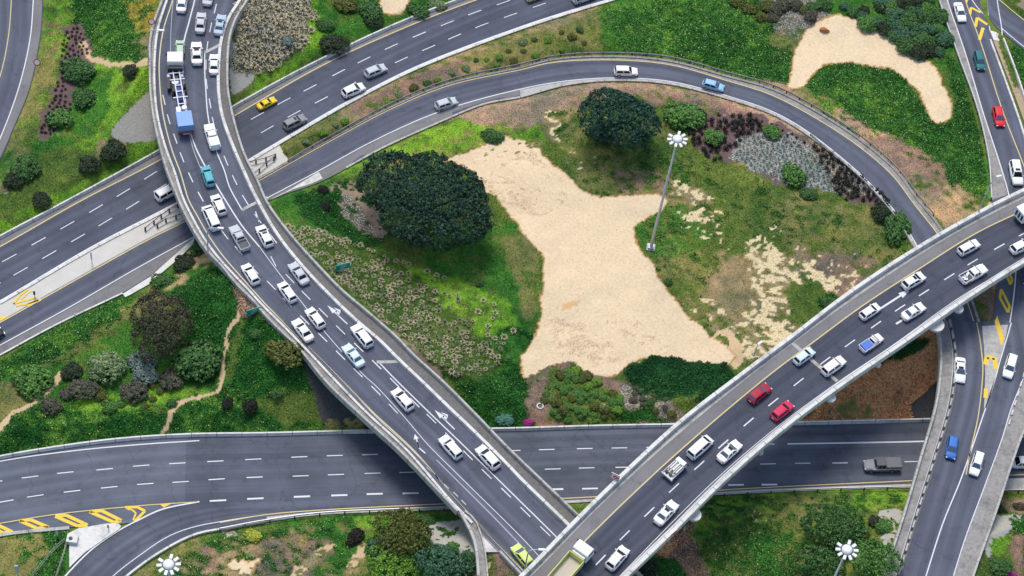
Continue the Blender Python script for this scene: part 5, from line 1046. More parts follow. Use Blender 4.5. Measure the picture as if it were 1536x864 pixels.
# ---- trucks built from their own parts
def wheels(e, xs, y, r=.5, w=.3):
    for x in xs:
        for s in (1, -1):
            o = MB().tube([(x, s*(y-w/2), r), (x, s*(y+w/2), r)], r, 16).build('wheel', M['tyre'], e); MB().tube([(x, s*(y+w/2), r), (x, s*(y+w/2+.02), r)], r*.5, 12).build('rim', M['rim'], o)
def cab(e, x, ln, wd, z0, z1, paint_, mat_glass='glassd', name='cab'):
    V = []; prof = [(x-ln/2, z0), (x-ln/2, z1-.12), (x-ln/2+.12, z1), (x+ln/2-.38, z1), (x+ln/2-.2, z1-.12), (x+ln/2-.02, z0+(z1-z0)*.45), (x+ln/2, z0)]
    for yy, k in ((-wd/2, 0), (-wd/2+.08, .05), (wd/2-.08, .05), (wd/2, 0)):
        for a, h in prof: V.append((a, yy, h+(k if h > z1-.2 else 0)))
    n = len(prof); Fs = [(i*n+j, i*n+(j+1) % n, (i+1)*n+(j+1) % n, (i+1)*n+j) for i in range(3) for j in range(n)]+[tuple(range(n)), tuple(range(4*n-1, 3*n-1, -1))]
    MB().add(V, Fs).build(name, paint_, e); zm = z0+(z1-z0)*.48
    a = Vector((x+ln/2, 0, zm)); b_ = Vector((x+ln/2-.2, 0, z1-.16))
    MB().quad((a.x+.01,-wd*.43,a.z), (a.x+.01,wd*.43,a.z), (b_.x+.02,wd*.41,b_.z), (b_.x+.02,-wd*.41,b_.z)).build('windshield', M[mat_glass], e)
    for s in (1, -1):
        MB().box((x+.1, s*(wd/2+.005), (zm+z1)/2-.08), (ln*.5, .02, (z1-zm)*.6)).build('side_window', M['glassd'], e)
        MB().box((x+ln/2-.15, s*(wd/2+.22), zm+.3), (.1, .22, .5)).build('mirror', M['trim'], e); MB().box((x+ln/2, s*wd*.36, z0+.25), (.06, .35, .2)).build('headlight', M['hl'], e)
def truck(name, c, d, z, label, cat='truck'):
    p = P(c[0], c[1], z+.5); return empty(name, (p[0], p[1], z+.012), heading(c, d, z), label=label, cat=cat)
t = truck('tractor_truck', (263,112), (.01,-1), ZA, 'white cabbed truck pulling the skeletal trailer on the curved overpass')
cab(t, 1.9, 2.3, 2.4, .7, 2.7, PT['white']); MB().box((-1.0,0,.8), (5.4,.9,.25)).build('chassis', M['trim'], t); MB().box((0.3,0,1.4), (.5,2.3,1.1)).build('air_intake', M['trim'], t)
MB().tube([(-1.9,0,1.0),(-1.9,0,1.12)], .55, 16).build('coupling_plate', M['steel'], t)
for s in (1, -1): MB().tube([(-.3,s*1.0,.8),(-1.0,s*1.0,.8)], .3, 12).build('fuel_tank', M['steel'], t); MB().box((-2.2,s*1.0,1.08), (2.2,.5,.08)).build('mudguard', M['trim'], t)
wheels(t, (1.9,-1.6,-2.8), 1.0)
t = truck('skeletal_trailer', (272,158), (-.17,-1), ZA, 'long open skeletal trailer with a blue box at its tail', 'trailer')
rail_m = solid('trailer_frame', (.46,.50,.62), .5, .2, var=.3); mb = MB()
for s in (1, -1): mb.box((.4,s*.48,1.25), (11.5,.16,.3))
mb.build('frame_beam', rail_m, t)
for x in (5.9, 4.6, 3.4, 2.2, 1.0, -.3): MB().box((x,0,1.22), (.16,2.3 if x in (4.6,1.0,5.9) else 1.1,.2)).build('cross_member', rail_m, t)
MB().box((2.6,0,1.0), (4.0,.7,.15)).build('undertray', PT['darkblue'], t); MB().tube([(-1.3,-.3,1.0),(-1.3,-.3,1.6)], .4, 14).build('air_tank', M['signw'], t); MB().box((-1.7,.6,1.2), (1.3,.7,.7)).build('equipment_box', M['signw'], t)
MB().box((-4.3,0,1.85), (2.9,2.4,1.5), taper=.985).build('blue_box', solid('blue_canvas', (.16,.32,.62), .5, var=.12), t)
MB().box((-5.85,0,1.1), (.2,2.4,.35)).build('rear_bar', solid('rear_bar_red', (.3,.07,.05), .6, var=.3), t); MB().box((-5.86,0,.8), (.15,1.0,.2)).build('number_plate', M['plate'], t)
for s in (1, -1): MB().box((-5.97,s*.95,1.1), (.06,.3,.2)).build('tail_light', M['tl'], t)
wheels(t, (3.6,2.4,-3.4,-4.7), 1.02)
t = truck('dump_truck', (852,857), (.86,-1), ZB, 'white cabbed tipper truck with pale lime edged load bed on the high overpass')
cab(t, 3.2, 1.8, 2.4, .8, 2.7, PT['white']); MB().box((0,0,.9), (7.6,.9,.3)).build('chassis', M['trim'], t)
lm = paint('lime_paint', (.62,.66,.22)); mb = MB()
for s in (1, -1): mb.box((-.9,s*1.2,1.95), (5.0,.1,1.3))
mb.box((1.55,0,2.05), (.1,2.3,1.5)); mb.box((-3.35,0,1.95), (.1,2.3,1.3)); mb.build('tipper_body', lm, t); MB().box((-.9,0,1.5), (4.78,2.28,.4)).build('load', solid('load_floor', (.52,.46,.38), .9, var=.15), t)
MB().box((2.1,0,1.7), (.3,2.0,1.2)).build('equipment_box', M['steel'], t)
wheels(t, (3.2,-1.6,-2.8), 1.0)
t = truck('flatbed_truck', (1012,705), (1,-.93), ZB, 'small flatbed truck loaded with pale planks and sacks behind the minibus'); t.scale = (.78, .9, .9)
cab(t, 1.55, 1.2, 1.7, .5, 1.75, PT['white']); MB().box((-.6,0,.75), (3.3,1.9,.15)).build('load_bed', M['steel'], t)
for s in (1, -1): MB().box((-.6,s*.95,.95), (3.3,.06,.35)).build('bed_side', M['signw'], t)
MB().box((-2.25,0,.85), (.15,2.2,.4)).build('tail_board', M['steel'], t)
ml = solid('pale_load', (.62,.58,.5), .8, var=.3)
for k in range(6): MB().box((.1-.35*(k % 2), -.72+.29*k, 1.25+.12*(k % 3)), (2.0,.18,.5)).build('plank', ml if k % 2 else M['signw'], t)
for k in range(4): MB().tube([(-1.3-.3*(k%2),-.6+.38*k,.95),(-1.3-.3*(k%2),-.6+.38*k,1.35)], [.26,.2], 10).build('sack', M['bark'] if k % 2 else ml, t)
wheels(t, (1.4,-1.4), .75, .33, .2)
t = truck('box_truck', (1544,321), (1,-.5), ZB, 'white box truck with a chequered tail cut by the right edge of the picture')
cab(t, 2.2, 1.4, 2.0, .6, 2.1, PT['white']); MB().box((-.5,0,1.75), (4.0,2.1,1.9)).build('cargo_box', PT['white'], t); MB().box((0,0,.7), (5.4,.8,.2)).build('chassis', M['trim'], t)
for k in range(3): MB().box((-2.51,-.62+.62*k,1.75), (.03,.34,1.1)).build('rear_panel', M['trim'], t)
wheels(t, (1.9,-1.7), .85, .4, .25)
# ------------------------------------------------------------------ vegetation
def leaf_quads(Cn, nrm, size, spread=.6, aspect=.6, rng=RNG):
    """one small pointed leaf face per centre, roughly facing nrm"""
    n = len(Cn); nn = nrm + rng.normal(0, spread, (n, 3)); nn /= np.linalg.norm(nn, axis=1)[:, None]+1e-9
    t = np.cross(nn, rng.normal(0, 1, (n, 3))); t /= np.linalg.norm(t, axis=1)[:, None]+1e-9; b_ = np.cross(nn, t)
    s = np.asarray(size).reshape(-1, 1)*np.ones((n, 1))
    V = np.stack([Cn - t*s*.5, Cn + b_*s*.5*aspect, Cn + t*s*.5, Cn - b_*s*.5*aspect], 1).reshape(-1, 3)
    return V, np.arange(4*n).reshape(n, 4)
def crown_mesh(name, lobes, tuft, leaf, per, rng, squash=.75, seedgap=0.0):
    """lobes: [(x,y,z,rx,ry,rz)]; tufts of leaves cover their outer surface"""
    Cs = []; Ns = []
    for i, (x, y, z, a, b_, c) in enumerate(lobes):
        area = 4*math.pi*((a*b_)**1.6/3+(a*c)**1.6/3+(b_*c)**1.6/3)**(1/1.6); n = int(area/(tuft*tuft)*1.5)+6
        d = rng.normal(0, 1, (n, 3)); d /= np.linalg.norm(d, axis=1)[:, None]; d[:, 2] = np.where(d[:, 2] < -.35, -d[:, 2], d[:, 2])
        p = np.array([x, y, z]) + d*np.array([a, b_, c])*(1+rng.normal(0, .05, (n, 1))); nr = d/np.array([a, b_, c]); nr /= np.linalg.norm(nr, axis=1)[:, None]
        keep = np.ones(n, bool)
        for j, (x2, y2, z2, a2, b2, c2) in enumerate(lobes):
            if j != i: keep &= (((p-[x2, y2, z2])/[a2, b2, c2])**2).sum(1) > .62
        keep &= rng.random(n) > seedgap
        Cs.append(p[keep]); Ns.append(nr[keep])
    C_ = np.vstack(Cs); Nn = np.vstack(Ns); m_ = len(C_); ts = tuft*rng.uniform(.55, 1.05, m_)
    d = rng.normal(0, 1, (m_, per, 3)) + Nn[:, None]*.9; d /= np.linalg.norm(d, axis=2)[..., None]
    pos = C_[:, None] + d*ts[:, None, None]*.55*rng.uniform(.75, 1.05, (m_, per, 1))
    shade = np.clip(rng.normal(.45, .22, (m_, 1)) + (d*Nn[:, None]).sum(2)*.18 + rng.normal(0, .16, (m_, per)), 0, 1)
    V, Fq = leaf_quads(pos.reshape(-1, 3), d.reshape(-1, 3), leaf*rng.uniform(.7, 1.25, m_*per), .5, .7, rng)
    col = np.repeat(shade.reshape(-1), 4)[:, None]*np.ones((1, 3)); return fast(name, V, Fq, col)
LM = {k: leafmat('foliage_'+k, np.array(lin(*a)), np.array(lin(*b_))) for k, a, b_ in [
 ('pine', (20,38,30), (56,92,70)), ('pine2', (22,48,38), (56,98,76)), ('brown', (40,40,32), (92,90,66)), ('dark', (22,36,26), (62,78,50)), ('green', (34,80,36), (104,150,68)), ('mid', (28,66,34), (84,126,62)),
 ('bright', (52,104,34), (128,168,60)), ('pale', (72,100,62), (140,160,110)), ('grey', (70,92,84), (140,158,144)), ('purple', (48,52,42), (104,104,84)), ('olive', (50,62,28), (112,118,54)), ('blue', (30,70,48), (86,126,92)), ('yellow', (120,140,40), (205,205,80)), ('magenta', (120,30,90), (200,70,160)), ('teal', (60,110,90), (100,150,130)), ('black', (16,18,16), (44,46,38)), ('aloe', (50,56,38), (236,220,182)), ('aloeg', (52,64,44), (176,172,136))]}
def trunk(e, h, r, limbs, mat='bark', spread=.5, z0=0):
    mb = MB(); mb.tube([(0,0,-.5),(0.05*h,0,h*.35),(.02*h,.04*h,h*.7)], [r*1.3, r, r*.7], 10)
    for k in range(limbs):
        a = 2*math.pi*k/limbs+.4; s = spread*h*random.uniform(.6, 1.1)
        mb.tube([(.03*h,.02*h,h*.45), (math.cos(a)*s*.5, math.sin(a)*s*.5, h*.75), (math.cos(a)*s, math.sin(a)*s, h*1.0)], [r*.6, r*.4, r*.15], 6)
    return mb.build('trunk', M['bark'], e)
def rlobes(rx, ry, rz, n, zc, rng, f=.45):
    L = [(0, 0, zc, rx*.72, ry*.72, rz*.9)]
    for k in range(n):
        a = 2*math.pi*(k+rng.uniform(-.3, .3))/n; q = rng.uniform(.48, .62); s = rng.uniform(.75, 1.15)
        L.append((math.cos(a)*rx*q, math.sin(a)*ry*q, zc+rng.uniform(-.25, .1)*rz, rx*f*s, ry*f*s, rz*f*1.35*s))
    for k in range(n//2):
        a = rng.uniform(0, 6.28); q = rng.uniform(.1, .35); L.append((math.cos(a)*rx*q, math.sin(a)*ry*q, zc+rz*.35, rx*f*.8, ry*f*.8, rz*f*1.3))
    return L
def tree(name, px, rpx, hz, lm, label, cat='tree', tuft=.55, leaf=.24, per=16, n=7, rz=None, seed=1, tr=.3, limbs=5, gap=0.0, rot=0):
    """px crown centre in the photo, rpx crown half width / half height in photo pixels, hz crown centre above ground"""
    g = G(*px, hz); s = mpp(px[0], px[1], g[2]+hz); rx = rpx[0]*s; rz_ = rz or min(rx, rpx[1]*s)*.62; v = (rpx[1]*s)**2-(rz_*.57)**2; ry = math.sqrt(max(v, (rx*.45)**2))/.82; rng = np.random.default_rng(seed)
    e = empty(name, (g[0], g[1], g[2]), rot, label=label, cat=cat); 
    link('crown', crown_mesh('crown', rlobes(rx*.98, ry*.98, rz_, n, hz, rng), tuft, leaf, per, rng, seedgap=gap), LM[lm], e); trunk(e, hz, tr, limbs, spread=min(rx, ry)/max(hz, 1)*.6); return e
tree('umbrella_pine', (640,296), (104,70), 6.5, 'pine', 'largest dark round-topped pine, left of the sand patch inside the loop', tuft=.78, leaf=.28, per=22, n=11, rz=3.6, seed=2, tr=.5, limbs=7, rot=-.25)
tree('umbrella_pine', (930,178), (62,46), 6, 'pine2', 'dark green pine at the top of the loop, left of the tall light mast', tuft=.7, leaf=.27, per=20, n=8, rz=3.2, seed=3, tr=.45, limbs=6)
tree('shrub_tree', (240,488), (44,50), 3.2, 'brown', 'large dark brownish tree on the green bank at left', tuft=.8, leaf=.24, per=18, n=7, seed=4)
tree('round_tree', (603,800), (42,34), 3.0, 'olive', 'dark olive tree left of the grey paved slope at the bottom', tuft=.7, leaf=.26, per=16, n=7, seed=5)
tree('round_tree', (1255,795), (52,32), 3.2, 'mid', 'dark green spreading tree behind the lamp ring at bottom right', tuft=.8, leaf=.28, per=18, n=8, seed=6)
tree('round_tree', (1312,838), (38,30), 3.0, 'green', 'brighter green round tree right of the lamp ring at bottom right', tuft=.75, leaf=.27, per=18, n=7, seed=7)
tree('round_tree', (1228,845), (38,28), 3.0, 'mid', 'dark green tree at the bottom edge left of the lamp ring', tuft=.75, leaf=.27, per=18, n=7, seed=8)
tree('round_tree', (590,848), (42,26), 2.6, 'bright', 'bright green bushy tree at the bottom edge under the olive tree', tuft=.75, leaf=.27, per=16, n=7, seed=9)
tree('round_tree', (668,848), (46,26), 2.4, 'blue', 'blue green bushy tree at the bottom edge beside the overpass wing', tuft=.7, leaf=.26, per=16, n=7, seed=10)
# shrubs: shared crowns, each shrub its own thing
SH = []
for k in range(6):
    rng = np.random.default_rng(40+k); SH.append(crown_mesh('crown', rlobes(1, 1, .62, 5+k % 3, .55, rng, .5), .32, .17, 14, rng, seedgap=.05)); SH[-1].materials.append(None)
stem_me = MB(); stem_me.tube([(0,0,-.3),(0,0,.5)], [.12,.07], 6); _o = stem_me.build('trunk', M['bark']); stem_me = _o.data; bpy.data.objects.remove(_o)
def shrub(px, r, lm, label=None, group=None, cat='shrub', name='shrub', flat=.8, e_z=0, k=None):
    rx, ry = r if isinstance(r, tuple) else (r, r*.9); g = G(px[0], px[1], rx*.05); s = mpp(px[0], px[1], g[2])
    e = empty(name, (g[0], g[1], g[2]-.05+e_z), random.uniform(0, 6.28) if abs(rx-ry) < rx*.25 else -.15, label=label, cat=cat, group=group)
    e.scale = (rx*s, ry*s/.9, min(rx, ry)*s*flat); k = random.randrange(6) if k is None else k
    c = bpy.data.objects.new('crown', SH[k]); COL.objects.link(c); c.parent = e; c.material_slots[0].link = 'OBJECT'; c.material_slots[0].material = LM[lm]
    t = bpy.data.objects.new('trunk', stem_me); COL.objects.link(t); t.parent = e; return e
for px, r, lm, lb in [
 ((117,103),(25,17),'mid','widest green shrub on the brown mulch bed at upper left'), ((127,146),(18,15),'mid','middle green shrub beside the brown mulch bed at upper left'), ((90,176),(18,14),'green','lowest green shrub on the brown mulch bed at upper left'),
 ((135,245),15,'dark','dark shrub above the freeway barrier at left, left of its twin'), ((170,226),17,'dark','dark shrub above the freeway barrier at left, nearer the paved slope'), ((196,107),12,'dark','dark shrub just below the path end beside the street lamp'), ((40,250),20,'mid','low dark green shrub on the bright bank at the far left'), ((20,268),14,'dark','small dark green shrub at the far left edge above the freeway'), ((62,300),13,'dark','dark shrub close to the freeway barrier at far left'),
 ((46,569),(27,22),'green','big green shrub at the left edge beside the footpath'), ((158,549),(25,22),'pale','pale round green shrub in the middle of the left bank'), ((210,541),(20,16),'grey','grey green shrub left of the brownish tree, upper one'), ((216,561),(17,14),'grey','grey green shrub left of the brownish tree, lower one'),
 ((258,568),(17,15),'purple','purplish grey shrub under the brownish tree'), ((200,585),(18,15),'purple','purplish grey shrub above the ivy, middle of the left bank'), ((125,581),(20,14),'purple','dull purplish shrub right of the left footpath, upper one'), ((76,608),(14,12),'purple','dull purplish shrub beside the left footpath, lower one'), ((100,590),10,'purple','small dull shrub between the two footpaths'),
 ((295,540),(30,30),'mid','large green shrub between the brownish tree and the winding footpath'), ((108,556),(14,12),'dark','small dark shrub at the top end of the left footpath'), ((165,609),11,'green','small green shrub standing above the ivy strip'), ((150,592),9,'olive','tiny olive shrub above the ivy strip'),
 ((341,604),9,'black','small black green shrub right of the winding footpath, left of its twin'), ((376,609),11,'black','small black green shrub right of the winding footpath, right of its twin'), ((427,530),(23,24),'olive','olive shrub hard against the left side of the curved overpass'), ((384,500),8,'mid','little green shrub below the left green road sign'), ((415,590),9,'mid','small green shrub on the bank above the wide freeway'),
 ((277,395),(16,14),'dark','dark shrub on the rubble beside the left abutment'), ((300,372),(12,14),'mid','green shrub tucked against the overpass beside the ramp'), ((244,421),(16,12),'mid','green shrub at the top of the brownish tree'), ((470,548),8,'dark','dark shrub at the foot of the concrete slope left of the overpass'),
 ((533,805),(11,13),'black','small dark round shrub at the bottom left of the olive tree'), ((573,822),(20,18),'blue','blue green shrub left of the olive tree'), ((630,830),(16,12),'mid','dark green shrub between the two bushy trees at the bottom'), ((700,852),(14,14),'mid','dark shrub beside the wing wall at the bottom'), ((640,780),(12,8),'mid','low green shrub at the tip of the paved slope'),
 ((380,802),(13,8),'yellow','bright yellow flowering shrub beside the white guard rail'), ((792,632),(8,6),'magenta','small magenta flowering shrub at the edge of the wide freeway'), ((757,628),(12,9),'teal','sea green netted shrub at the edge of the wide freeway'),
 ((484,284),(8,7),'black','small black green shrub below the loop road, upper one'), ((487,309),(8,7),'black','small black green shrub below the loop road, lower one'), ((740,202),(17,10),'mid','dark green shrub at the top tip of the sand patch'),
 ((1072,205),(15,12),'green','green shrub right of the tall mast head'), ((1028,172),(27,20),'green','light green wide shrub between the pine and the dark planting'), ((1158,197),(13,10),'green','green shrub at the edge of the loop road, upper right'), ((1190,263),(17,17),'green','bright round green shrub on the grey planting inside the loop'), ((1214,290),(12,9),'mid','smaller green shrub just below the bright round one'), ((905,195),(20,18),'pine2','dark shrub at the foot of the pine near the mast'),
 ((720,424),6,'mid','tiny green shrub near the upper end of the aloe bed'), ((1003,422),6,'mid','small round green tussock right of the sand patch'), ((1345,340),(18,24),'mid','green shrub inside the loop road where it meets the high overpass'), ((1322,318),(14,14),'dark','dark shrub inside the right bend of the loop road'), ((1247,453),(17,9),'mid','dark green shrub against the high overpass beside the sandy ground'),
 ((1494,762),(15,9),'dark','dark shrub under the right side of the ramp bridge'), ((1500,848),(16,12),'mid','green shrub below the ramp bridge at the bottom right'), ((1516,862),(9,6),'magenta','small magenta flowering shrub at the bottom right corner'), ((1530,760),(10,7),'brown','brown shrub at the right edge below the wide freeway'),
 ((968,848),(22,14),'dark','dark shrub under the lower end of the high overpass'), ((500,64),(20,15),'dark','dark shrub beside the diagonal freeway, below the grey planting'), ((488,36),(14,10),'mid','green shrub above the diagonal freeway, middle of the top bank'), ((556,14),(18,14),'mid','dark green shrub left of the little sand patch at the top'), ((560,30),(14,8),'dark','low dark shrub just under the little sand patch at the top'), ((626,12),(20,10),'mid','dark green shrub right of the little sand patch at the top'), ((655,4),(16,8),'pale','pale green shrub at the top edge above the diagonal freeway'), ((520,6),(16,12),'olive','olive shrub at the top edge above the diagonal freeway'), ((430,60),(10,8),'grey','grey shrub at the lower edge of the grey planting at the top')]:
    shrub(px, r, lm, lb)
def inpoly(poly, n, seed, gap):
    """evenly scattered photo points inside a traced outline, at least gap px apart"""
    rng = np.random.default_rng(seed); a = np.array(poly, float); out = []; tries = 0
    while len(out) < n and tries < n*60:
        tries += 1; x = rng.uniform(a[:, 0].min(), a[:, 0].max()); y = rng.uniform(a[:, 1].min(), a[:, 1].max())
        if inside(np.array([x]), np.array([y]), a)[0] and all((x-q[0])**2+((y-q[1])*1.15)**2 > gap*gap for q in out): out.append((x, y))
    return out
for q in inpoly([(1262,5),(1400,-5),(1425,80),(1405,92),(1350,62),(1300,35)], 34, 5, 12): shrub(q, random.uniform(8,15), random.choice(['mid','blue','dark','green','mid']), 'round green shrub in the dense thicket beside the upper right sand patch', 'shrubs in the thicket beside the upper right sand patch')
for q in inpoly([(1100,-5),(1240,-5),(1235,22),(1150,30),(1105,20)], 12, 6, 13): shrub(q, random.uniform(7,12), random.choice(['purple','mid','olive']), 'low mixed shrub along the top edge left of the upper right sand patch', 'shrubs along the top edge')
for q in inpoly([(822,562),(855,548),(900,568),(935,600),(925,630),(835,630),(815,600)], 46, 7, 8): shrub(q, random.uniform(4.5,8.5), random.choice(['bright','green','green','olive']), 'small bright green bush on the bank between the sand patch and the wide freeway', 'small bushes between the sand patch and the freeway')
for q in inpoly([(940,570),(1000,595),(1035,620),(1010,632),(945,605)], 12, 8, 9): shrub(q, random.uniform(4,7), random.choice(['olive','purple','mid']), 'small dull bush on the stony bank beside the high overpass', 'small bushes on the stony bank')
for q in inpoly([(130,585),(250,575),(260,605),(200,612),(110,605)], 10, 9, 12): shrub(q, random.uniform(5,8), random.choice(['mid','olive','green']), 'low green bush above the ivy strip on the left bank', 'low bushes above the ivy strip')
for q in inpoly([(640,815),(700,820),(715,855),(690,870),(640,868)], 10, 10, 11): shrub(q, random.uniform(7,11), random.choice(['blue','mid','green']), 'blue green bush crowded beside the overpass wing wall at the bottom', 'bushes beside the wing wall')
for q in inpoly([(1200,780),(1330,770),(1330,864),(1200,864)], 14, 11, 15): shrub(q, random.uniform(8,13), random.choice(['mid','green','dark']), 'bush filling gaps between the round trees at bottom right', 'bushes among the round trees')
for q in inpoly([(452,208),(560,158),(700,92),(780,62),(880,40),(880,70),(780,90),(660,118),(560,158),(450,222)], 26, 12, 14): shrub(q, random.uniform(3.5,7), random.choice(['olive','bright','pale','mid']), 'small dull tussock on the planted median between freeway and loop', 'tussocks on the planted median')
# rosettes and dark tufts, one mesh each, one object per plant
def aloe_mesh(seed, n=16):
    rng = np.random.default_rng(seed); V = []; Fq = []; C_ = []
    for k in range(n):
        a = 2*math.pi*k/n+rng.uniform(-.15,.15); ln = rng.uniform(.38,.56); wd = .07; up = rng.uniform(.18,.4); b0 = len(V)
        ts = (0,.35,.7,1)
        for t in ts:
            r = .06+ln*t; z = .1+up*math.sin(t*2.4); w_ = wd*(1-t*.85)
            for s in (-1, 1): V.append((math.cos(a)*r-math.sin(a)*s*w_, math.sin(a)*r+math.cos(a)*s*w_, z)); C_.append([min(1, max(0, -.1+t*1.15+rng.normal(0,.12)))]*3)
        for i in range(3): Fq.append((b0+2*i, b0+2*i+1, b0+2*i+3, b0+2*i+2))
    return fast('aloe_rosette', V, Fq, np.array(C_))
AL = [aloe_mesh(k) for k in range(5)]
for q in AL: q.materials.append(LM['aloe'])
AL2 = [aloe_mesh(20+k, 13) for k in range(4)]
for q in AL2: q.materials.append(LM['aloeg'])
AL2.append(AL[0])
ALP = [(428,338),(470,345),(520,360),(560,378),(600,392),(650,410),(700,432),(750,462),(775,500),(768,540),(725,562),(690,568),(640,540),(590,492),(540,450),(490,405),(450,368)]
pts = inpoly(ALP, 800, 21, 7.6); pts = [p for p in pts if vnoise(np.array(p[0]), np.array(p[1]), 17.0, 88) + vnoise(np.array(p[0]), np.array(p[1]), 7.0, 89)*.5 > .36]
def dens(x, y):
    t = (x-430)*.85 - (y-340)        # grows away from the overpass, towards the pine
    return 1 if t < 62 else max(.3, 1-(t-62)/50)
pts = [p for p in pts if random.random() < dens(*p)]; pts.sort(key=lambda p: -p[1])
for i, p in enumerate(pts[:300]):
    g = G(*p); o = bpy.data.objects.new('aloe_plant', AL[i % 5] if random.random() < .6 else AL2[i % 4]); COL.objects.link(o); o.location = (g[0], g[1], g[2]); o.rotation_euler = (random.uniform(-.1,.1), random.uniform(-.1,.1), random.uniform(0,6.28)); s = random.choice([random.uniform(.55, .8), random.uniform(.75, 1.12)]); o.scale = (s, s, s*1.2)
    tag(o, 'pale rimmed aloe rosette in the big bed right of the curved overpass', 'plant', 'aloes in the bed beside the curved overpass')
def merge_plants(name, meshes, places, mat, **k):
    Vs = []; Fs = []; Cs = []; b0 = 0
    data = []
    for me in meshes:
        v = np.zeros(len(me.vertices)*3, np.float32); me.vertices.foreach_get('co', v); f = np.zeros(len(me.loops), np.int32); me.loops.foreach_get('vertex_index', f); c = np.zeros(len(me.vertices)*4, np.float32); me.attributes['col'].data.foreach_get('color', c); data.append((v.reshape(-1, 3), f.reshape(-1, 4), c.reshape(-1, 4)))
    for i, (g, s) in enumerate(places):
        v, f, c = data[i % len(data)]; a = random.uniform(0, 6.28); r = np.array([[math.cos(a), -math.sin(a), 0], [math.sin(a), math.cos(a), 0], [0, 0, 1]])
        Vs.append((v@r.T)*s+np.array(g)); Fs.append(f+b0); Cs.append(c); b0 += len(v)
    return link(name, fast(name, np.vstack(Vs), np.vstack(Fs), np.vstack(Cs)), mat, **k)
if len(pts) > 300: merge_plants('aloe_bed', AL, [(G(*p), random.uniform(.7,1.0)) for p in pts[300:]], LM['aloe'], kind='stuff', label='smaller aloe rosettes at the far upper end of the aloe bed', cat='plants')
merge_plants('rosette_bed', AL, [(G(*p), random.uniform(.8, 1.5)) for p in inpoly([(352,-5),(468,-5),(476,30),(466,60),(438,80),(412,105),(382,112),(356,92),(356,40)], 100, 61, 8)], LM['aloe'], kind='stuff', label='pale spiky rosettes crowding the bank at the top beside the curved overpass', cat='plants')
merge_plants('rosette_bed', AL2, [(G(*p), random.uniform(.5, .9)) for p in inpoly([(1112,208),(1160,198),(1228,236),(1256,288),(1200,278),(1150,260),(1102,240)], 170, 62, 5.6)], LM['grey'], kind='stuff', label='small grey green rosettes on the mauve bed inside the loop', cat='plants')
rng = np.random.default_rng(77)
def tuft_mesh(n, h, r, seed):
    rng = np.random.default_rng(seed); d = rng.normal(0, 1, (n, 3)); d[:, 2] = abs(d[:, 2])+.3; d /= np.linalg.norm(d, axis=1)[:, None]
    V, Fq = leaf_quads(d*np.array([r, r, h])*rng.uniform(.4, 1, (n, 1)), d, .22, .6, .5, rng); return fast('dark_tuft', V, Fq, np.repeat(rng.random(n), 4)[:, None]*np.ones((1, 3)))
TF = [tuft_mesh(60, .5, .42, k) for k in range(4)]
for q in TF: q.materials.append(LM['black'])
def tufts(poly, n, seed, gap, label, group, s0=.9, s1=1.3):
    for i, p in enumerate(inpoly(poly, n, seed, gap)):
        g = G(*p); o = bpy.data.objects.new('dark_tuft_plant', TF[i % 4]); COL.objects.link(o); o.location = g; o.rotation_euler = (0, 0, random.uniform(0, 6.28)); s = random.uniform(s0, s1); o.scale = (s, s, s); tag(o, label, 'plant', group)
tufts([(97,45),(118,42),(132,80),(118,88),(96,112),(100,140),(108,165),(80,200),(58,204),(70,170),(88,120)], 95, 31, 5.6, 'small blackish tuft planted in rows on the brown mulch bed at upper left', 'dark tufts on the upper left mulch bed', .65, .95)
tufts([(1045,172),(1130,172),(1150,190),(1115,210),(1085,232),(1075,245),(1040,218),(1030,200)], 70, 32, 6.5, 'blackish tuft on the pinkish mulch right of the tall mast head', 'dark tufts right of the mast head', 1.1, 1.6)
tufts([(1215,218),(1235,222),(1322,290),(1345,325),(1310,305),(1262,300),(1240,262)], 60, 33, 7, 'blackish tuft on the mulch along the inside of the right loop bend', 'dark tufts inside the right loop bend', 1.1, 1.7)
tufts([(1120,170),(1170,190),(1210,215),(1200,225),(1150,200),(1120,185)], 22, 34, 8, 'blackish tuft in the narrow strip along the upper right of the loop', 'dark tufts in the narrow strip', .6, .9)
# ---- uncountable ground cover
fj, fi = np.nonzero((KD > 0) & (ROADD > .7) & (BR['C'] > .2) & (BR['A'] > .2) & (PX > -40) & (PX < 1580) & (PY > -40) & (PY < 900))
kk = KD[fj, fi]
def scatter(name, mask, per, size, hgt, tint, spread, label, cat, up=1.0, var=.35, fleckp=None, rng=RNG, aspect=.6):
    j, i = fj[mask], fi[mask]; idx = np.repeat(np.arange(len(j)), per); j, i = j[idx], i[idx]
    x = gx[i]+rng.uniform(-.5, .5, len(i))*STEP; y = gy[j]+rng.uniform(-.5, .5, len(i))*STEP; cl = vnoise(x, y, .7, 41); keep = rng.random(len(x)) < .35+cl; j, i, x, y, cl = j[keep], i[keep], x[keep], y[keep], cl[keep]
    z = H[j, i] + .02 + hgt*cl*rng.uniform(.2, 1.1, len(x)); t = rng.random(len(x))[:, None]
    c = (CA[j, i]*(1-t)+CB[j, i]*t)*np.array(tint)*(1+rng.normal(0, var, (len(x), 1))); fl = rng.random(len(x)) < (FD[j, i]*.55 if fleckp is None else fleckp); c[fl] = CF[j, i][fl]*1.25
    nn = np.tile(np.array([[0, 0, up]]), (len(x), 1)); V, Fq = leaf_quads(np.stack([x, y, z], 1), nn, size*rng.uniform(.6, 1.3, len(x))*np.where(fl, .75, 1), spread, aspect, rng)
    link(name, fast(name, V, Fq, np.repeat(np.clip(c, .004, .9), 4, 0)), ATT, label=label, cat=cat, kind='stuff')
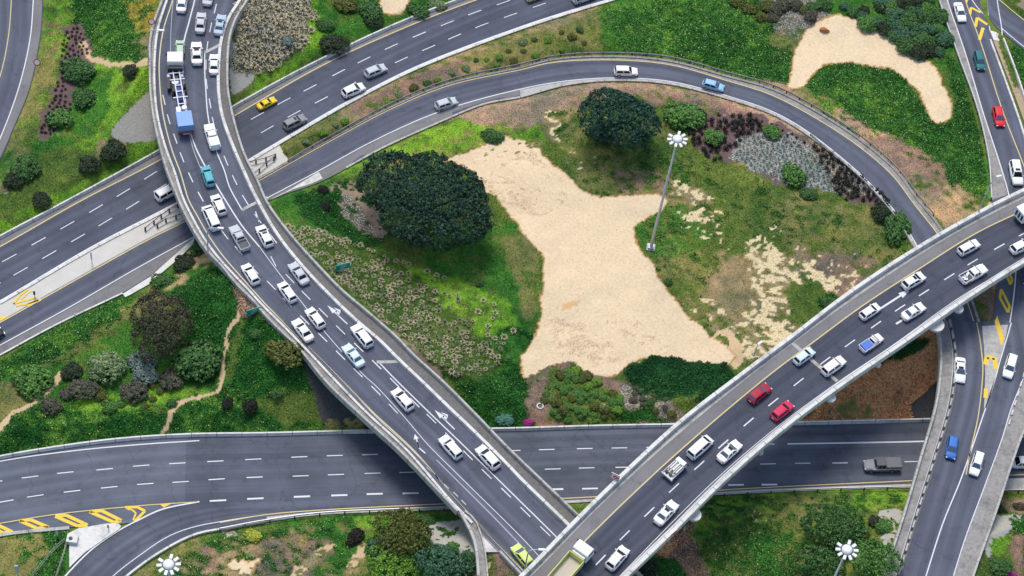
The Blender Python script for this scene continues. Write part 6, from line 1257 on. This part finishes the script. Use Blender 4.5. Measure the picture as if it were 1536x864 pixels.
ATT = attrmat('ground_cover_leaves')
scatter('ivy_cover', kk == 2, 4, .27, .38, (1.0,1.0,.95), .75, 'dark green leafy creeper with pale flecks carpeting the banks', 'ground cover', var=.45)
scatter('grass_cover', kk == 1, 3, .24, .28, (1.05,1.05,1.0), 1.0, 'short bright green grass and weeds on the banks', 'grass', var=.45, aspect=.4)
scatter('dry_cover', kk == 3, 2, .22, .2, (1.0,.98,.95), 1.0, 'dry brownish grass and stubble', 'grass', var=.35, aspect=.4)
scatter('protea_cover', kk == 5, 3, .26, .5, (1,1,1), 1.0, 'grey brown spiky planting with pale tips at the top of the picture', 'plants', var=.5, fleckp=.22)
scatter('grey_cover', kk == 6, 2, .18, .3, (1,1,1), .9, 'low grey green planting with pale tips', 'plants', var=.5, fleckp=.2)
scatter('leaf_litter', kk == 4, 4, .26, .25, (1,1,1), .9, 'loose orange brown litter on the slopes below the overpasses', 'litter', var=.5, fleckp=.12)
# stones
mk = kk == 4; j, i = fj[mk], fi[mk]; n_ = min(len(j)*2, 16000); q = RNG.integers(0, len(j), n_); j, i = j[q], i[q]
oc = np.array([(1,0,0),(-1,0,0),(0,1,0),(0,-1,0),(0,0,1),(0,0,-1)], float); of = np.array([(0,2,4),(2,1,4),(1,3,4),(3,0,4),(2,0,5),(1,2,5),(3,1,5),(0,3,5)])
sz = RNG.uniform(.07, .24, n_); cen = np.stack([gx[i]+RNG.uniform(-.16,.16,n_), gy[j]+RNG.uniform(-.16,.16,n_), H[j, i]+sz*.2], 1)
V = (cen[:, None]+oc[None]*(sz[:, None, None]*RNG.uniform(.5, 1.2, (n_, 6, 1)))).reshape(-1, 3); Fq = (of[None]+6*np.arange(n_)[:, None, None]).reshape(-1, 3)
cc = np.repeat((CA[j, i]*RNG.uniform(.6, 1.6, (n_, 1)))*np.array([1, .95, .9]), 6, 0)
link('rubble', fast('rubble', V, Fq, np.clip(cc, .01, .8)), ATT, label='loose orange and pale stones on the slopes below the overpasses', cat='rubble', kind='stuff')
